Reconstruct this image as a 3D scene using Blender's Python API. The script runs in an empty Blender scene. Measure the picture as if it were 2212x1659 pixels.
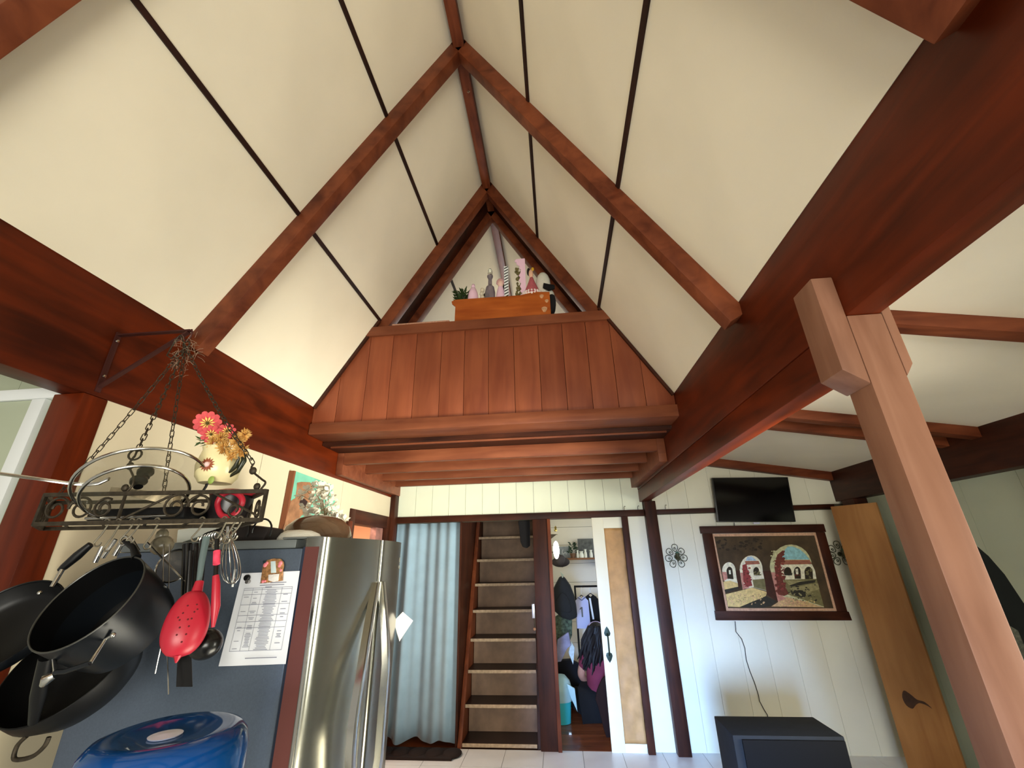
import bpy, bmesh, math, random
from mathutils import Vector, Matrix
random.seed(7)
PI = math.pi
C = bpy.context.scene.collection
SC = bpy.context.scene
# ------------------------------------------------------------------ camera
F, CX, CY, EYE = 908.8, 1106.0, 829.5, 1.6
YAW, PIT, ROL = math.radians(5.49), math.radians(22.27), math.radians(-1.32)
def _axes():
    cy, sy = math.cos(YAW), math.sin(YAW)
    rz = Matrix(((cy, -sy, 0), (sy, cy, 0), (0, 0, 1)))
    f = rz @ Vector((0, math.cos(PIT), math.sin(PIT)))
    u = rz @ Vector((0, -math.sin(PIT), math.cos(PIT)))
    r = rz @ Vector((1, 0, 0))
    c, s = math.cos(ROL), math.sin(ROL)
    return c * r + s * u, -s * r + c * u, f
AR, AU, AF = _axes()
cam = bpy.data.cameras.new('camera')
co = bpy.data.objects.new('camera', cam)
C.objects.link(co)
cam.sensor_fit = 'HORIZONTAL'
cam.sensor_width = 36.0
cam.lens = F / 2212.0 * 36.0
cam.clip_start = 0.02
m = Matrix((AR, AU, -AF)).transposed().to_4x4()
m.translation = (0, 0, EYE)
co.matrix_world = m
SC.camera = co
# ------------------------------------------------------------------ world, lights, exposure
w = bpy.data.worlds.new('world'); SC.world = w; w.use_nodes = True
w.node_tree.nodes['Background'].inputs[0].default_value = (0.95, 0.90, 0.80, 1)
w.node_tree.nodes['Background'].inputs[1].default_value = 0.26
SC.view_settings.view_transform = 'Standard'
SC.view_settings.look = 'None'
SC.view_settings.exposure = 0.80
SC.view_settings.gamma = 1
SC.view_settings.use_curve_mapping = False
def area(name, loc, target, sx, sy, power, color):
    l = bpy.data.lights.new(name, 'AREA'); l.shape = 'RECTANGLE'; l.size = sx; l.size_y = sy
    l.energy = power; l.color = color
    o = bpy.data.objects.new(name, l); C.objects.link(o); o.location = loc
    o.rotation_euler = (Vector(target) - Vector(loc)).to_track_quat('-Z', 'Y').to_euler()
    return o
area('assumed_daylight_behind', (0.4, -2.5, 1.3), (-0.4, 3, 2.9), 2.2, 1.3, 84, (1.0, 0.97, 0.86))  # added daylight for assumed windows behind the camera, none are built
a_ = area('assumed_right_aisle_daylight', (2.6, 1.5, 1.3), (-1.5, 3.5, 2.1), 1.3, 1.1, 34, (1.0, 0.97, 0.84)); a_.data.spread = math.radians(64)  # added light for an assumed, unseen aisle window; brightens left wall and header
a_ = area('assumed_cool_daylight', (-0.7, -2.3, 1.2), (0.85, 4.6, 0.2), 0.7, 1.2, 14, (0.30, 0.52, 1.0)); a_.data.spread = math.radians(26)  # added narrow cool beam for an assumed, unseen opening behind the camera
a_ = area('warm_ceiling_fill', (-0.3, 1.3, 0.7), (-1.5, 2.4, 2.8), 0.6, 0.4, 6, (1.0, 0.92, 0.72))  # added upward fill that warms the lower left ceiling
area('loft_fill_light', (-.47, 6.2, 3.4), (-.47, 3.0, 4.4), 1.0, .8, 26, (0.92, 0.97, 1.0))  # added fill inside the loft to brighten its slopes, no window there
area('bedroom_fill_light', (1.7, 5.5, 1.9), (0.2, 6.5, 1.7), 1.0, 1.0, 10, (0.85, 0.93, 1.0))  # added light inside the bedroom, no window is seen there
area('assumed_side_room_light', (-2.6, 4.0, 2.2), (-2.3, 4.0, 1.0), 0.5, 0.5, 26, (1.0, 0.80, 0.62))  # added light with an assumed source, brightens the room behind the side doorway
area('stairwell_light', (-0.6, 5.2, 4.1), (-0.6, 5.6, 1.5), 0.6, 0.6, 4, (1.0, 0.92, 0.8))  # added light over the stairs, its source is unseen
# ------------------------------------------------------------------ geometry helpers
def ray(px, py):
    return AR * ((px - CX) / F) - AU * ((py - CY) / F) + AF
O0 = Vector((0, 0, EYE))
def atY(p, Y): d = ray(*p); return O0 + d * (Y / d.y)
def atX(p, X): d = ray(*p); return O0 + d * (X / d.x)
def atZ(p, Z): d = ray(*p); return O0 + d * ((Z - EYE) / d.z)
def lin(c):
    return tuple((v / 12.92 if v <= .04045 else ((v + .055) / 1.055) ** 2.4) for v in (x / 255 for x in c))
class MB:
    def __init__(s): s.v = []; s.f = []; s.mi = []; s.cur = 0
    def add(s, vs, fs):
        n = len(s.v); s.v += [Vector(v) for v in vs]
        for f in fs: s.f.append([i + n for i in f]); s.mi.append(s.cur)
        return s
    def box(s, x0, x1, y0, y1, z0, z1):
        return s.add([(x, y, z) for z in (z0, z1) for y in (y0, y1) for x in (x0, x1)],
                     [(0, 2, 3, 1), (4, 5, 7, 6), (0, 1, 5, 4), (2, 6, 7, 3), (0, 4, 6, 2), (1, 3, 7, 5)])
    def obox(s, c, ax, ay, az):            # half-extent vectors
        c, ax, ay, az = map(Vector, (c, ax, ay, az))
        return s.add([c + ax * i + ay * j + az * k for k in (-1, 1) for j in (-1, 1) for i in (-1, 1)],
                     [(0, 2, 3, 1), (4, 5, 7, 6), (0, 1, 5, 4), (2, 6, 7, 3), (0, 4, 6, 2), (1, 3, 7, 5)])
    def beam(s, a, b, w_, h_, up=(0, 0, 1)):   # bar from a to b, full width and height
        a, b = Vector(a), Vector(b); d = (b - a).normalized(); up = Vector(up)
        x = d.cross(up).normalized(); y = x.cross(d).normalized()
        return s.obox((a + b) / 2, (b - a) / 2, x * w_ / 2, y * h_ / 2)
    def prism(s, poly, off):                # closed polygon extruded by vector
        poly = [Vector(p) for p in poly]; off = Vector(off); n = len(poly)
        vs = poly + [p + off for p in poly]
        fs = [tuple(range(n)), tuple(range(2 * n - 1, n - 1, -1))]
        fs += [(i, i + n, (i + 1) % n + n, (i + 1) % n) for i in range(n)]
        return s.add(vs, fs)
    def face(s, poly): return s.add(poly, [tuple(range(len(poly)))])
    def tube(s, pts, r, n=8, closed=False, caps=True):
        pts = [Vector(p) for p in pts]; m_ = len(pts)
        rs = r if isinstance(r, (list, tuple)) else [r] * m_
        vs = []; prev = None
        for i, p in enumerate(pts):
            if closed: t = pts[(i + 1) % m_] - pts[i - 1]
            else: t = pts[min(i + 1, m_ - 1)] - pts[max(i - 1, 0)]
            t.normalize()
            if prev is None:
                a = t.orthogonal().normalized()
            else:
                a = (prev - t * prev.dot(t))
                a = a.normalized() if a.length > 1e-6 else t.orthogonal().normalized()
            prev = a; b = t.cross(a)
            for k in range(n):
                an = 2 * PI * k / n; vs.append(p + (a * math.cos(an) + b * math.sin(an)) * rs[i])
        fs = []
        for i in range(m_ if closed else m_ - 1):
            j = (i + 1) % m_
            for k in range(n):
                l = (k + 1) % n; fs.append((i * n + k, i * n + l, j * n + l, j * n + k))
        if not closed and caps: fs += [tuple(range(n - 1, -1, -1)), tuple((m_ - 1) * n + k for k in range(n))]
        return s.add(vs, fs)
    def lathe(s, prof, c=(0, 0, 0), axis=(0, 0, 1), n=32, sx=1.0, cap=True):   # prof: (radius, height) list
        c = Vector(c); az = Vector(axis).normalized(); ax = az.orthogonal().normalized(); ay = az.cross(ax)
        vs = []; fs = []
        for (r, h) in prof:
            for k in range(n):
                an = 2 * PI * k / n
                vs.append(c + az * h + (ax * math.cos(an) * sx + ay * math.sin(an)) * max(r, 1e-5))
        for i in range(len(prof) - 1):
            for k in range(n):
                l = (k + 1) % n; fs.append((i * n + k, i * n + l, (i + 1) * n + l, (i + 1) * n + k))
        if prof[0][0] > 1e-4 and cap: fs.append(tuple(range(n - 1, -1, -1)))
        if prof[-1][0] > 1e-4 and cap: fs.append(tuple((len(prof) - 1) * n + k for k in range(n)))
        return s.add(vs, fs)
    def ball(s, c, rx, ry=None, rz=None, n=14, mat3=None):
        ry = rx if ry is None else ry; rz = rx if rz is None else rz; c = Vector(c)
        vs = []; fs = []; m_ = max(6, n // 2 + 1)
        for i in range(m_ + 1):
            th = PI * i / m_
            for k in range(n):
                ph = 2 * PI * k / n
                v = Vector((rx * math.sin(th) * math.cos(ph), ry * math.sin(th) * math.sin(ph), rz * math.cos(th)))
                vs.append(c + (mat3 @ v if mat3 else v))
        for i in range(m_):
            for k in range(n):
                l = (k + 1) % n; fs.append((i * n + k, (i + 1) * n + k, (i + 1) * n + l, i * n + l))
        return s.add(vs, fs)
    def build(s, name, mat, parent=None, smooth=False, bevel=0, sub=0, auto=False, solid=0):
        vs = s.v
        lo = Vector([min(v[i] for v in vs) for i in range(3)]); hi = Vector([max(v[i] for v in vs) for i in range(3)])
        c = (lo + hi) / 2
        me = bpy.data.meshes.new(name)
        me.from_pydata([v - c for v in vs], [], s.f)
        mats = mat if isinstance(mat, (list, tuple)) else [mat]
        for mm in mats: me.materials.append(mm)
        for p, i in zip(me.polygons, s.mi): p.material_index = i
        bm = bmesh.new(); bm.from_mesh(me)
        bmesh.ops.remove_doubles(bm, verts=bm.verts, dist=1e-6)
        if not solid: bmesh.ops.recalc_face_normals(bm, faces=bm.faces)
        if bevel:
            es = [e for e in bm.edges if len(e.link_faces) == 2 and e.calc_face_angle(0) > 0.6]
            bmesh.ops.bevel(bm, geom=es, offset=bevel, segments=2, affect='EDGES', profile=.6)
        bm.to_mesh(me); bm.free()
        if smooth or bevel:
            me.polygons.foreach_set('use_smooth', [True] * len(me.polygons))
            try: me.set_sharp_from_angle(angle=math.radians(50 if smooth else 35))
            except Exception: pass
        me.update()
        o = bpy.data.objects.new(name, me); C.objects.link(o)
        place(o, c, parent)
        if solid:
            md = o.modifiers.new('s', 'SOLIDIFY'); md.thickness = solid; md.offset = 0
        if sub:
            md = o.modifiers.new('u', 'SUBSURF'); md.levels = sub; md.render_levels = sub
        return o
def smooth(pts, k=6, closed=False):
    P = [Vector(p) for p in pts]; n = len(P); out = []
    g = (lambda i: P[i % n]) if closed else (lambda i: P[max(0, min(n - 1, i))])
    for i in range(n if closed else n - 1):
        a, b, c, d = g(i - 1), g(i), g(i + 1), g(i + 2)
        for j in range(k):
            t = j / k; out.append(.5 * ((2 * b) + (c - a) * t + (2 * a - 5 * b + 4 * c - d) * t * t + (3 * b - a - 3 * c + d) * t ** 3))
    if not closed: out.append(P[-1])
    return out
WL = {}
def place(o, c, parent):
    c = Vector(c); WL[o.name] = c
    if parent is not None:
        o.parent = parent; o.location = c - WL[parent.name]
    else: o.location = c
def empty(name, loc, label=None, cat=None, group=None, kind=None):
    o = bpy.data.objects.new(name, None); C.objects.link(o); o.empty_display_size = .1
    place(o, loc, None); tag(o, label, cat, group, kind); return o
def tag(o, label=None, cat=None, group=None, kind=None):
    if label: o['label'] = label
    if cat: o['category'] = cat
    if group: o['group'] = group
    if kind: o['kind'] = kind
    return o
# ------------------------------------------------------------------ materials
def new_mat(name):
    mt = bpy.data.materials.new(name); mt.use_nodes = True
    nt = mt.node_tree; b = nt.nodes['Principled BSDF']; return mt, nt, b
def plain(name, col, rough=.5, metal=0, spec=.5, noise=.0, nscale=20, bump=0, coat=0, emit=None, es=1, trans=0, ior=1.45, alpha=1, sheen=0):
    mt, nt, b = new_mat(name); c = lin(col)
    b.inputs['Base Color'].default_value = (*c, 1); b.inputs['Roughness'].default_value = rough
    b.inputs['Metallic'].default_value = metal; b.inputs['Specular IOR Level'].default_value = spec
    b.inputs['Coat Weight'].default_value = coat; b.inputs['Transmission Weight'].default_value = trans
    b.inputs['IOR'].default_value = ior; b.inputs['Alpha'].default_value = alpha; b.inputs['Sheen Weight'].default_value = sheen
    if noise or bump:
        tc = nt.nodes.new('ShaderNodeTexCoord'); n = nt.nodes.new('ShaderNodeTexNoise')
        n.inputs['Scale'].default_value = nscale; n.inputs['Detail'].default_value = 5
        nt.links.new(tc.outputs['Object'], n.inputs['Vector'])
        if noise:
            r = nt.nodes.new('ShaderNodeValToRGB'); e = r.color_ramp.elements
            e[0].position = .3; e[1].position = .7
            e[0].color = (*[v * (1 - noise) for v in c], 1); e[1].color = (*[min(1, v * (1 + noise * .6)) for v in c], 1)
            nt.links.new(n.outputs['Fac'], r.inputs['Fac']); nt.links.new(r.outputs['Color'], b.inputs['Base Color'])
        if bump:
            bp = nt.nodes.new('ShaderNodeBump'); bp.inputs['Strength'].default_value = bump; bp.inputs['Distance'].default_value = .01
            nt.links.new(n.outputs['Fac'], bp.inputs['Height']); nt.links.new(bp.outputs['Normal'], b.inputs['Normal'])
    if emit:
        b.inputs['Emission Color'].default_value = (*lin(emit), 1); b.inputs['Emission Strength'].default_value = es
    return mt
def wood(name, c1, c2, axis='Z', scale=3.0, rough=.5, coat=0.0, knots=.25, bump=.25, patch=None):
    """grain stretched along an axis of the board, darker streaks, soft worn patches"""
    mt, nt, b = new_mat(name); N = nt.nodes; L = nt.links
    tc = N.new('ShaderNodeTexCoord'); mp = N.new('ShaderNodeMapping')
    info = N.new('ShaderNodeObjectInfo'); ad = N.new('ShaderNodeVectorMath'); ad.operation = 'ADD'
    ml = N.new('ShaderNodeVectorMath'); ml.operation = 'SCALE'; ml.inputs['Scale'].default_value = 9.0
    cmb = N.new('ShaderNodeCombineXYZ')
    for i in range(3): L.new(info.outputs['Random'], cmb.inputs[i])
    L.new(cmb.outputs[0], ml.inputs[0]); L.new(tc.outputs['Object'], ad.inputs[0]); L.new(ml.outputs[0], ad.inputs[1])
    s = {'X': (.12, 1, 1), 'Y': (1, .12, 1), 'Z': (1, 1, .12), 'D': (.5, .5, .5)}[axis]
    mp.inputs['Scale'].default_value = s; L.new(ad.outputs[0], mp.inputs['Vector'])
    n1 = N.new('ShaderNodeTexNoise'); n1.inputs['Scale'].default_value = scale * 7; n1.inputs['Detail'].default_value = 6
    n1.inputs['Distortion'].default_value = .6; L.new(mp.outputs[0], n1.inputs['Vector'])
    n2 = N.new('ShaderNodeTexNoise'); n2.inputs['Scale'].default_value = scale; n2.inputs['Detail'].default_value = 3
    L.new(ad.outputs[0], n2.inputs['Vector'])
    mx = N.new('ShaderNodeMath'); mx.operation = 'MULTIPLY_ADD'; mx.inputs[1].default_value = .55
    L.new(n1.outputs['Fac'], mx.inputs[0])
    m2 = N.new('ShaderNodeMath'); m2.operation = 'MULTIPLY'; m2.inputs[1].default_value = .45
    L.new(n2.outputs['Fac'], m2.inputs[0]); L.new(m2.outputs[0], mx.inputs[2])
    r = N.new('ShaderNodeValToRGB'); e = r.color_ramp.elements
    e[0].position = .34; e[1].position = .66; e[0].color = (*lin(c2), 1); e[1].color = (*lin(c1), 1)
    L.new(mx.outputs[0], r.inputs['Fac'])
    # per-board tone
    hs = N.new('ShaderNodeHueSaturation'); mr = N.new('ShaderNodeMapRange')
    mr.inputs['To Min'].default_value = 1 - knots * .6; mr.inputs['To Max'].default_value = 1 + knots * .5
    L.new(info.outputs['Random'], mr.inputs['Value']); L.new(mr.outputs[0], hs.inputs['Value'])
    L.new(r.outputs['Color'], hs.inputs['Color']); L.new(hs.outputs['Color'], b.inputs['Base Color'])
    b.inputs['Roughness'].default_value = rough; b.inputs['Coat Weight'].default_value = coat * .5; b.inputs['Coat Roughness'].default_value = .3; b.inputs['Specular IOR Level'].default_value = .2
    bp = N.new('ShaderNodeBump'); bp.inputs['Strength'].default_value = bump; bp.inputs['Distance'].default_value = .004
    L.new(n1.outputs['Fac'], bp.inputs['Height']); L.new(bp.outputs['Normal'], b.inputs['Normal'])
    return mt
B1, B2 = (106, 36, 6), (52, 13, 1)
M = {}
for a in 'XYZD':
    M['beam' + a] = wood('stained_beam_' + a, B1, B2, a, 2.2, .42, .15, .12)
    M['raft' + a] = wood('stained_rafter_' + a, (126, 66, 38), (74, 30, 13), a, 3, .5, .05, .15)
    M['dark' + a] = wood('dark_trim_' + a, (74, 36, 20), (36, 15, 8), a, 3, .5, 0, .15)
M['plank'] = wood('loft_planks', (146, 80, 50), (116, 56, 34), 'Z', 2, .5, .1, .16)
M['loftrail'] = wood('loft_rail', (136, 78, 50), (100, 50, 30), 'X', 2.5, .5, .1, .08)
M['batten'] = wood('batten_dark', (52, 26, 18), (26, 10, 6), 'Y', 4, .6)
M['post'] = wood('post_worn', (150, 108, 86), (116, 76, 56), 'Z', 2.2, .45, .15, .1)
M['ceil'] = plain('ceiling_paint', (232, 222, 198), .6, noise=.05, nscale=2.5, bump=.03)
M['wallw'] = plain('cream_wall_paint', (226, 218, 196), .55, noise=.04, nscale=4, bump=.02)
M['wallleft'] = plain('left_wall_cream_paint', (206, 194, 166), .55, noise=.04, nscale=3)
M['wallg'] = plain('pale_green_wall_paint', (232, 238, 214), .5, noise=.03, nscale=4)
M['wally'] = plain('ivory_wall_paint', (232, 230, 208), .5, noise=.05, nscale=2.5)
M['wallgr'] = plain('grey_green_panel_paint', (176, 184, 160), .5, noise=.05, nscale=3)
M['gap'] = plain('seam_backing', (92, 88, 70), .9)  # dark backing colour that shows between the wall boards
M['tile'] = plain('white_floor_tile', (222, 226, 230), .25, noise=.04, nscale=6)
M['grout'] = plain('grout', (150, 150, 148), .8)
M['floorw'] = wood('bedroom_floor_boards', (140, 78, 44), (92, 46, 24), 'X', 3, .3, .3)
M['black'] = plain('black_plastic', (14, 14, 15), .35)
M['matblack'] = plain('black_cloth', (8, 8, 10), .9, noise=.3, nscale=40)
M['iron'] = plain('wrought_iron_dusty', (66, 58, 46), .55, .6, noise=.4, nscale=60, bump=.2)
M['ironred'] = plain('bracket_iron', (74, 38, 34), .5, .4)
M['nonstick'] = plain('nonstick_pan_black', (9, 9, 10), .42, 0, spec=.35)
M['pandark'] = plain('hard_anodised_pan', (17, 21, 26), .34, .2)
M['chrome'] = plain('polished_steel', (205, 203, 196), .16, 1)
M['glass'] = plain('clear_glass', (235, 240, 235), .03, trans=1, ior=1.45)
M['white'] = plain('white_paint', (232, 236, 236), .45)
M['paper'] = plain('paper_white', (236, 240, 248), .7)
M['ink'] = plain('ink_grey', (132, 136, 154), .8)
M['red'] = plain('red_silicone', (178, 30, 50), .38, spec=.6)
M['grey'] = plain('grey_handle', (92, 108, 108), .4)
def steel(name, col, rough, aniso=0):
    mt, nt, b = new_mat(name); N = nt.nodes; L = nt.links
    b.inputs['Base Color'].default_value = (*lin(col), 1); b.inputs['Metallic'].default_value = .95
    tc = N.new('ShaderNodeTexCoord'); mp = N.new('ShaderNodeMapping'); mp.inputs['Scale'].default_value = (60, 1.5, 400)
    n = N.new('ShaderNodeTexNoise'); n.inputs['Scale'].default_value = 1.2; n.inputs['Detail'].default_value = 3
    L.new(tc.outputs['Object'], mp.inputs['Vector']); L.new(mp.outputs[0], n.inputs['Vector'])
    mr = N.new('ShaderNodeMapRange'); mr.inputs['To Min'].default_value = rough * .85; mr.inputs['To Max'].default_value = rough * 1.2
    L.new(n.outputs['Fac'], mr.inputs['Value']); L.new(mr.outputs[0], b.inputs['Roughness'])
    return mt
M['steel'] = steel('brushed_stainless', (150, 150, 140), .24)
M['fridgeside'] = plain('fridge_side_grey', (96, 108, 124), .3, .5, noise=.08, nscale=200)
# ------------------------------------------------------------------ dimensions
XL, XR, ZB, ZTL, ZTR, RX, RZ = -1.80, .867, 2.226, 2.68, 2.63, -.47, 4.89
YN, YB = -2.7, 4.69
def rafter_pt(side, t, d=0.0):   # t 0 at beam, 1 at ridge; d metres below the ceiling plane
    a = Vector((XL, 0, ZTL)) if side < 0 else Vector((XR, 0, ZTR)); b = Vector((RX, 0, RZ))
    p = a.lerp(b, t); q = (b - a).normalized()
    n = Vector((q.z, 0, -q.x)) if side < 0 else Vector((-q.z, 0, q.x))
    return p + n * d
def yv(p, y): return Vector((p.x, y, p.z))
# ================================================================== SETTING
# ceiling slopes with panels and battens
RY = [(-1.80, -1.72), (-.63, -.55), (.535, .615), (1.705, 1.785), (2.88, 2.96)]
for side, nm in ((-1, 'left'), (1, 'right')):
    mb = MB(); th = .03 * 1
    a0, a1 = rafter_pt(side, -.03, -.012), rafter_pt(side, 1.0, -.012)
    b0, b1 = rafter_pt(side, -.03, -.05), rafter_pt(side, 1.0, -.05)
    mb.prism([yv(a0, YN), yv(a1, YN), yv(b1, YN), yv(b0, YN)], (0, 6.6 - YN, 0))
    ce = mb.build('ceiling', M['ceil'])
    tag(ce, 'cream %s slope of the steep vaulted ceiling' % nm, 'ceiling', kind='structure')
    ys = [YN] + [(a + b) / 2 for a, b in RY] + [6.6]
    for i in range(len(ys) - 1):
        for k in range(3):
            t0, t1 = k / 3 + .002, (k + 1) / 3 - .002
            p = [rafter_pt(side, t0), rafter_pt(side, t1), rafter_pt(side, t1, -.012), rafter_pt(side, t0, -.012)]
            MB().prism([yv(q, ys[i] + .002) for q in p], (0, ys[i + 1] - ys[i] - .004, 0)).build('panel', M['ceil'], ce)
    for k in (1, 2):
        for (y0, y1) in zip([YN] + [b for a, b in RY], [a for a, b in RY] + [6.6]):
            w_ = .012
            L_ = 2.58
            p = [rafter_pt(side, k / 3 - w_ / L_), rafter_pt(side, k / 3 + w_ / L_), rafter_pt(side, k / 3 + w_ / L_, .011), rafter_pt(side, k / 3 - w_ / L_, .011)]
            MB().prism([yv(q, y0) for q in p], (0, y1 - y0, 0)).build('batten', M['batten'], ce)
# rafters
LBL = {2: 'nearest', 3: 'second nearest', 4: 'farthest'}
def rafter(side, y0, y1, d=.095, label=None, t0=-.02, t1=1.0, mat=None, name='rafter', off=0.0):
    mb = MB()
    p = [rafter_pt(side, t0, off), rafter_pt(side, t1, off), rafter_pt(side, t1 - (.0 if off == 0 else 0), off + d), rafter_pt(side, t0, off + d)]
    mb.prism([yv(q, y0) for q in p], (0, y1 - y0, 0))
    o = mb.build(name, mat or M['raftD'], bevel=.004)
    if label: tag(o, label, 'rafter', kind='structure')
    return o
pos = ['behind the camera end of the room', 'just behind the viewpoint', 'cut off at the top edge, nearest the viewer', 'middle pair, tied to the big beam', 'framing the loft opening']
for i, (a, b) in enumerate(RY):
    rafter(-1, a, b, label='left brown roof rafter %s' % pos[i])
    rafter(1, a, b, label='right brown roof rafter %s' % pos[i])
rafter(-1, 3.16, 3.24, .11, 'left inner brown rafter inside the loft triangle')
rafter(1, 3.16, 3.24, .11, 'right inner brown rafter inside the loft triangle')
# narrow moulding between the two loft rafters
for s, nm in ((-1, 'left'), (1, 'right')):
    rafter(s, 2.96, 3.16, .045, nm + ' flat brown board between the paired loft rafters', mat=M['darkD'])
# ridge beam
mb = MB().box(RX - .036, RX + .036, YN, 6.6, RZ - .14, RZ - .02)
rb = mb.build('ridge_beam', M['raftY'], bevel=.004); tag(rb, 'long brown ridge beam along the ceiling peak', 'beam', kind='structure')
# big wall beams
o = MB().box(XL - .11, XL, YN, YB + .02, ZB, ZTL + .03).build('beam', M['beamY'], bevel=.006)
tag(o, 'deep dark-orange stained beam along the left wall top', 'beam', kind='structure')
o = MB().box(XR, XR + .095, YN, YB + .02, ZB, ZTR + .03).build('beam', M['beamY'], bevel=.006)
tag(o, 'deep dark-orange stained beam across the right side above the post', 'beam', kind='structure')
o = MB().box(XR + .002, XR + .094, 1.25, YB + .02, 2.10, ZB - .002).build('beam', M['beamY'], bevel=.006)
tag(o, 'lower stacked beam running from the post to the back wall', 'beam', kind='structure')
# right post with cheek plates
pr = empty('post', (.914, 1.2, 0), 'worn pinkish-brown post in the right foreground with bolted cheek boards', 'post', kind='structure')
MB().box(XR + .001, XR + .096, 1.15, 1.245, 0, ZB - .001).build('shaft', M['post'], pr, bevel=.004)
def cheek(x0, x1, outer, top, bot_in, bot_out):
    pts = [(x0, 1.15, top if outer > 0 else top), (x1, 1.15, top), (x1, 1.15, bot_out if outer > 0 else bot_in), (x0, 1.15, bot_in if outer > 0 else bot_out)]
    return MB().prism(pts, (0, .105, 0))
cheek(.806, XR, -1, 2.36, 2.012, 2.058).build('cheek_board', M['post'], pr, bevel=.004)
cheek(XR + .097, .99, 1, 2.36, 2.028, 2.064).build('cheek_board', M['post'], pr, bevel=.004)
# left post
MBp = MB().box(XL - .13, XL, 1.345, 1.44, 0, ZB - .001)
tag(MBp.build('post', M['beamZ'], bevel=.004), 'reddish-brown post under the left beam beside the fridge', 'post', kind='structure')
# floors
fl = MB().box(-3.4, 3.3, YN, YB, -.06, -.004).build('floor', M['grout']); tag(fl, 'white tiled kitchen floor at the bedroom threshold', 'floor', kind='structure')
for i in range(-6, 8):
    for j in range(6):
        y1 = YB - j * .34
        MB().box(.1 + i * .34 + .002, .1 + (i + 1) * .34 - .002, y1 - .336, y1 - .001, -.006, 0).build('tile', M['tile'], fl)
MB().box(-3.4, 3.3, YN, YB - 6 * .34, -.006, 0).build('tile_field', M['tile'], fl)
fb = MB().box(-1.9, 2.2, YB, 7.1, -.06, -.01).build('floor', M['floorw']); tag(fb, 'reddish wooden bedroom floor beyond the doorway', 'floor', kind='structure')
for j in range(20):
    y = YB + .002 + j * .12
    MB().box(-.2, 2.2, y, y + .117, -.012, 0).build('floorboard', M['floorw'], fb)
# back wall with openings
bw = MB()
ZL = 1.957
bw.box(-1.92, 2.95, YB + .012, YB + .10, ZL, 2.75)
bw.box(.66, 2.95, YB + .012, YB + .10, 0, ZL)
bw.box(-1.92, -1.80, YB + .012, YB + .10, 0, ZL)
wb = bw.build('wall_back', M['gap']); tag(wb, 'pale back wall of vertical boards with doorways', 'wall', kind='structure')
xs = [-1.78] + [-.994 + .1873 * k for k in range(-3, 10)] + [.895]
for a, b in zip(xs[:-1], xs[1:]):
    if b - a > .02: MB().box(a + .0015, b - .0015, YB, YB + .013, 2.02, 2.44).build('panel', M['wallg'], wb)
xs = [1.0, 1.16, 1.36, 1.602, 1.84, 2.08, 2.32, 2.56, 2.80, 2.95]
for a, b in zip(xs[:-1], xs[1:]):
    MB().box(a + .001, b - .001, YB, YB + .013, 2.02, 2.62).build('panel', M['wally'], wb)
    MB().box(a + .001, b - .001, YB, YB + .013, 0, 1.965).build('panel', M['wally'], wb)
MB().box(.72, .90, YB, YB + .013, 0, 1.965).build('panel', M['wally'], wb)
g = MB(); g.prism([(XL, 6.5, 2.44), (XR, 6.5, 2.44), (XR, 6.5, ZTR), (RX, 6.5, RZ), (XL, 6.5, ZTL)], (0, .05, 0))
tag(g.build('wall_gable', M['ceil']), 'pale end wall inside the loft triangle', 'wall', kind='structure')
# left wall (below the left beam)
lw = MB()
lw.box(XL - .10, XL - .015, 1.44, 3.66, 0, ZB); lw.box(XL - .10, XL - .015, 3.66, 4.72, 2.0, ZB)
lw.box(XL - .10, XL - .015, 4.62, 4.72, 0, ZB)
wl = lw.build('wall_left', M['gap']); tag(wl, 'cream panelled left wall behind the fridge', 'wall', kind='structure')
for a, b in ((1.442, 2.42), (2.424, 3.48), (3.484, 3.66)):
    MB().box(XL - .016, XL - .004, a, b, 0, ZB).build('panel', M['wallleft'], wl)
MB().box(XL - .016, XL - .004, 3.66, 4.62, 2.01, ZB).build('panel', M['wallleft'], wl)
# side doorway on the left wall
dl = empty('door_2', (XL, 4.1, 0), 'dark-framed side doorway behind the fridge showing an orange room', 'door', kind='structure')
MB().box(XL - .10, XL + .012, 3.66, 3.75, 0, 2.02).build('door_jamb', M['darkZ'], dl, bevel=.003)
MB().box(XL - .10, XL + .012, 4.50, 4.62, 0, 2.02).build('door_jamb', M['darkZ'], dl, bevel=.003)
MB().box(XL - .10, XL + .012, 3.75, 4.50, 1.90, 2.02).build('door_head', M['darkY'], dl, bevel=.003)
MB().box(XL - .09, XL - .03, 4.33, 4.50, 0, 1.90).build('door_stop', plain('pinkish_board', (150, 105, 95), .6, noise=.4, nscale=14), dl)
tag(MB().box(XL - .04, XL + .05, 4.58, YB, 0, 2.25).build('trim_1', M['darkZ'], bevel=.003), 'dark corner post between left wall and back wall', 'trim', kind='structure')
sr = plain('side_room_orange_wall', (250, 206, 170), .7)
s_ = MB(); s_.box(-3.3, -3.25, 2.9, 5.6, 0, 2.4); s_.box(-3.3, -1.9, 5.5, 5.6, 0, 2.4); s_.box(-3.3, -1.91, 2.85, 2.9, 0, 2.4); s_.box(-3.3, -1.9, 2.9, 5.6, 2.4, 2.45)
tag(s_.build('wall_side_room', sr), 'orange-tinted walls of the room seen through the side doorway', 'wall', kind='structure')
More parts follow.
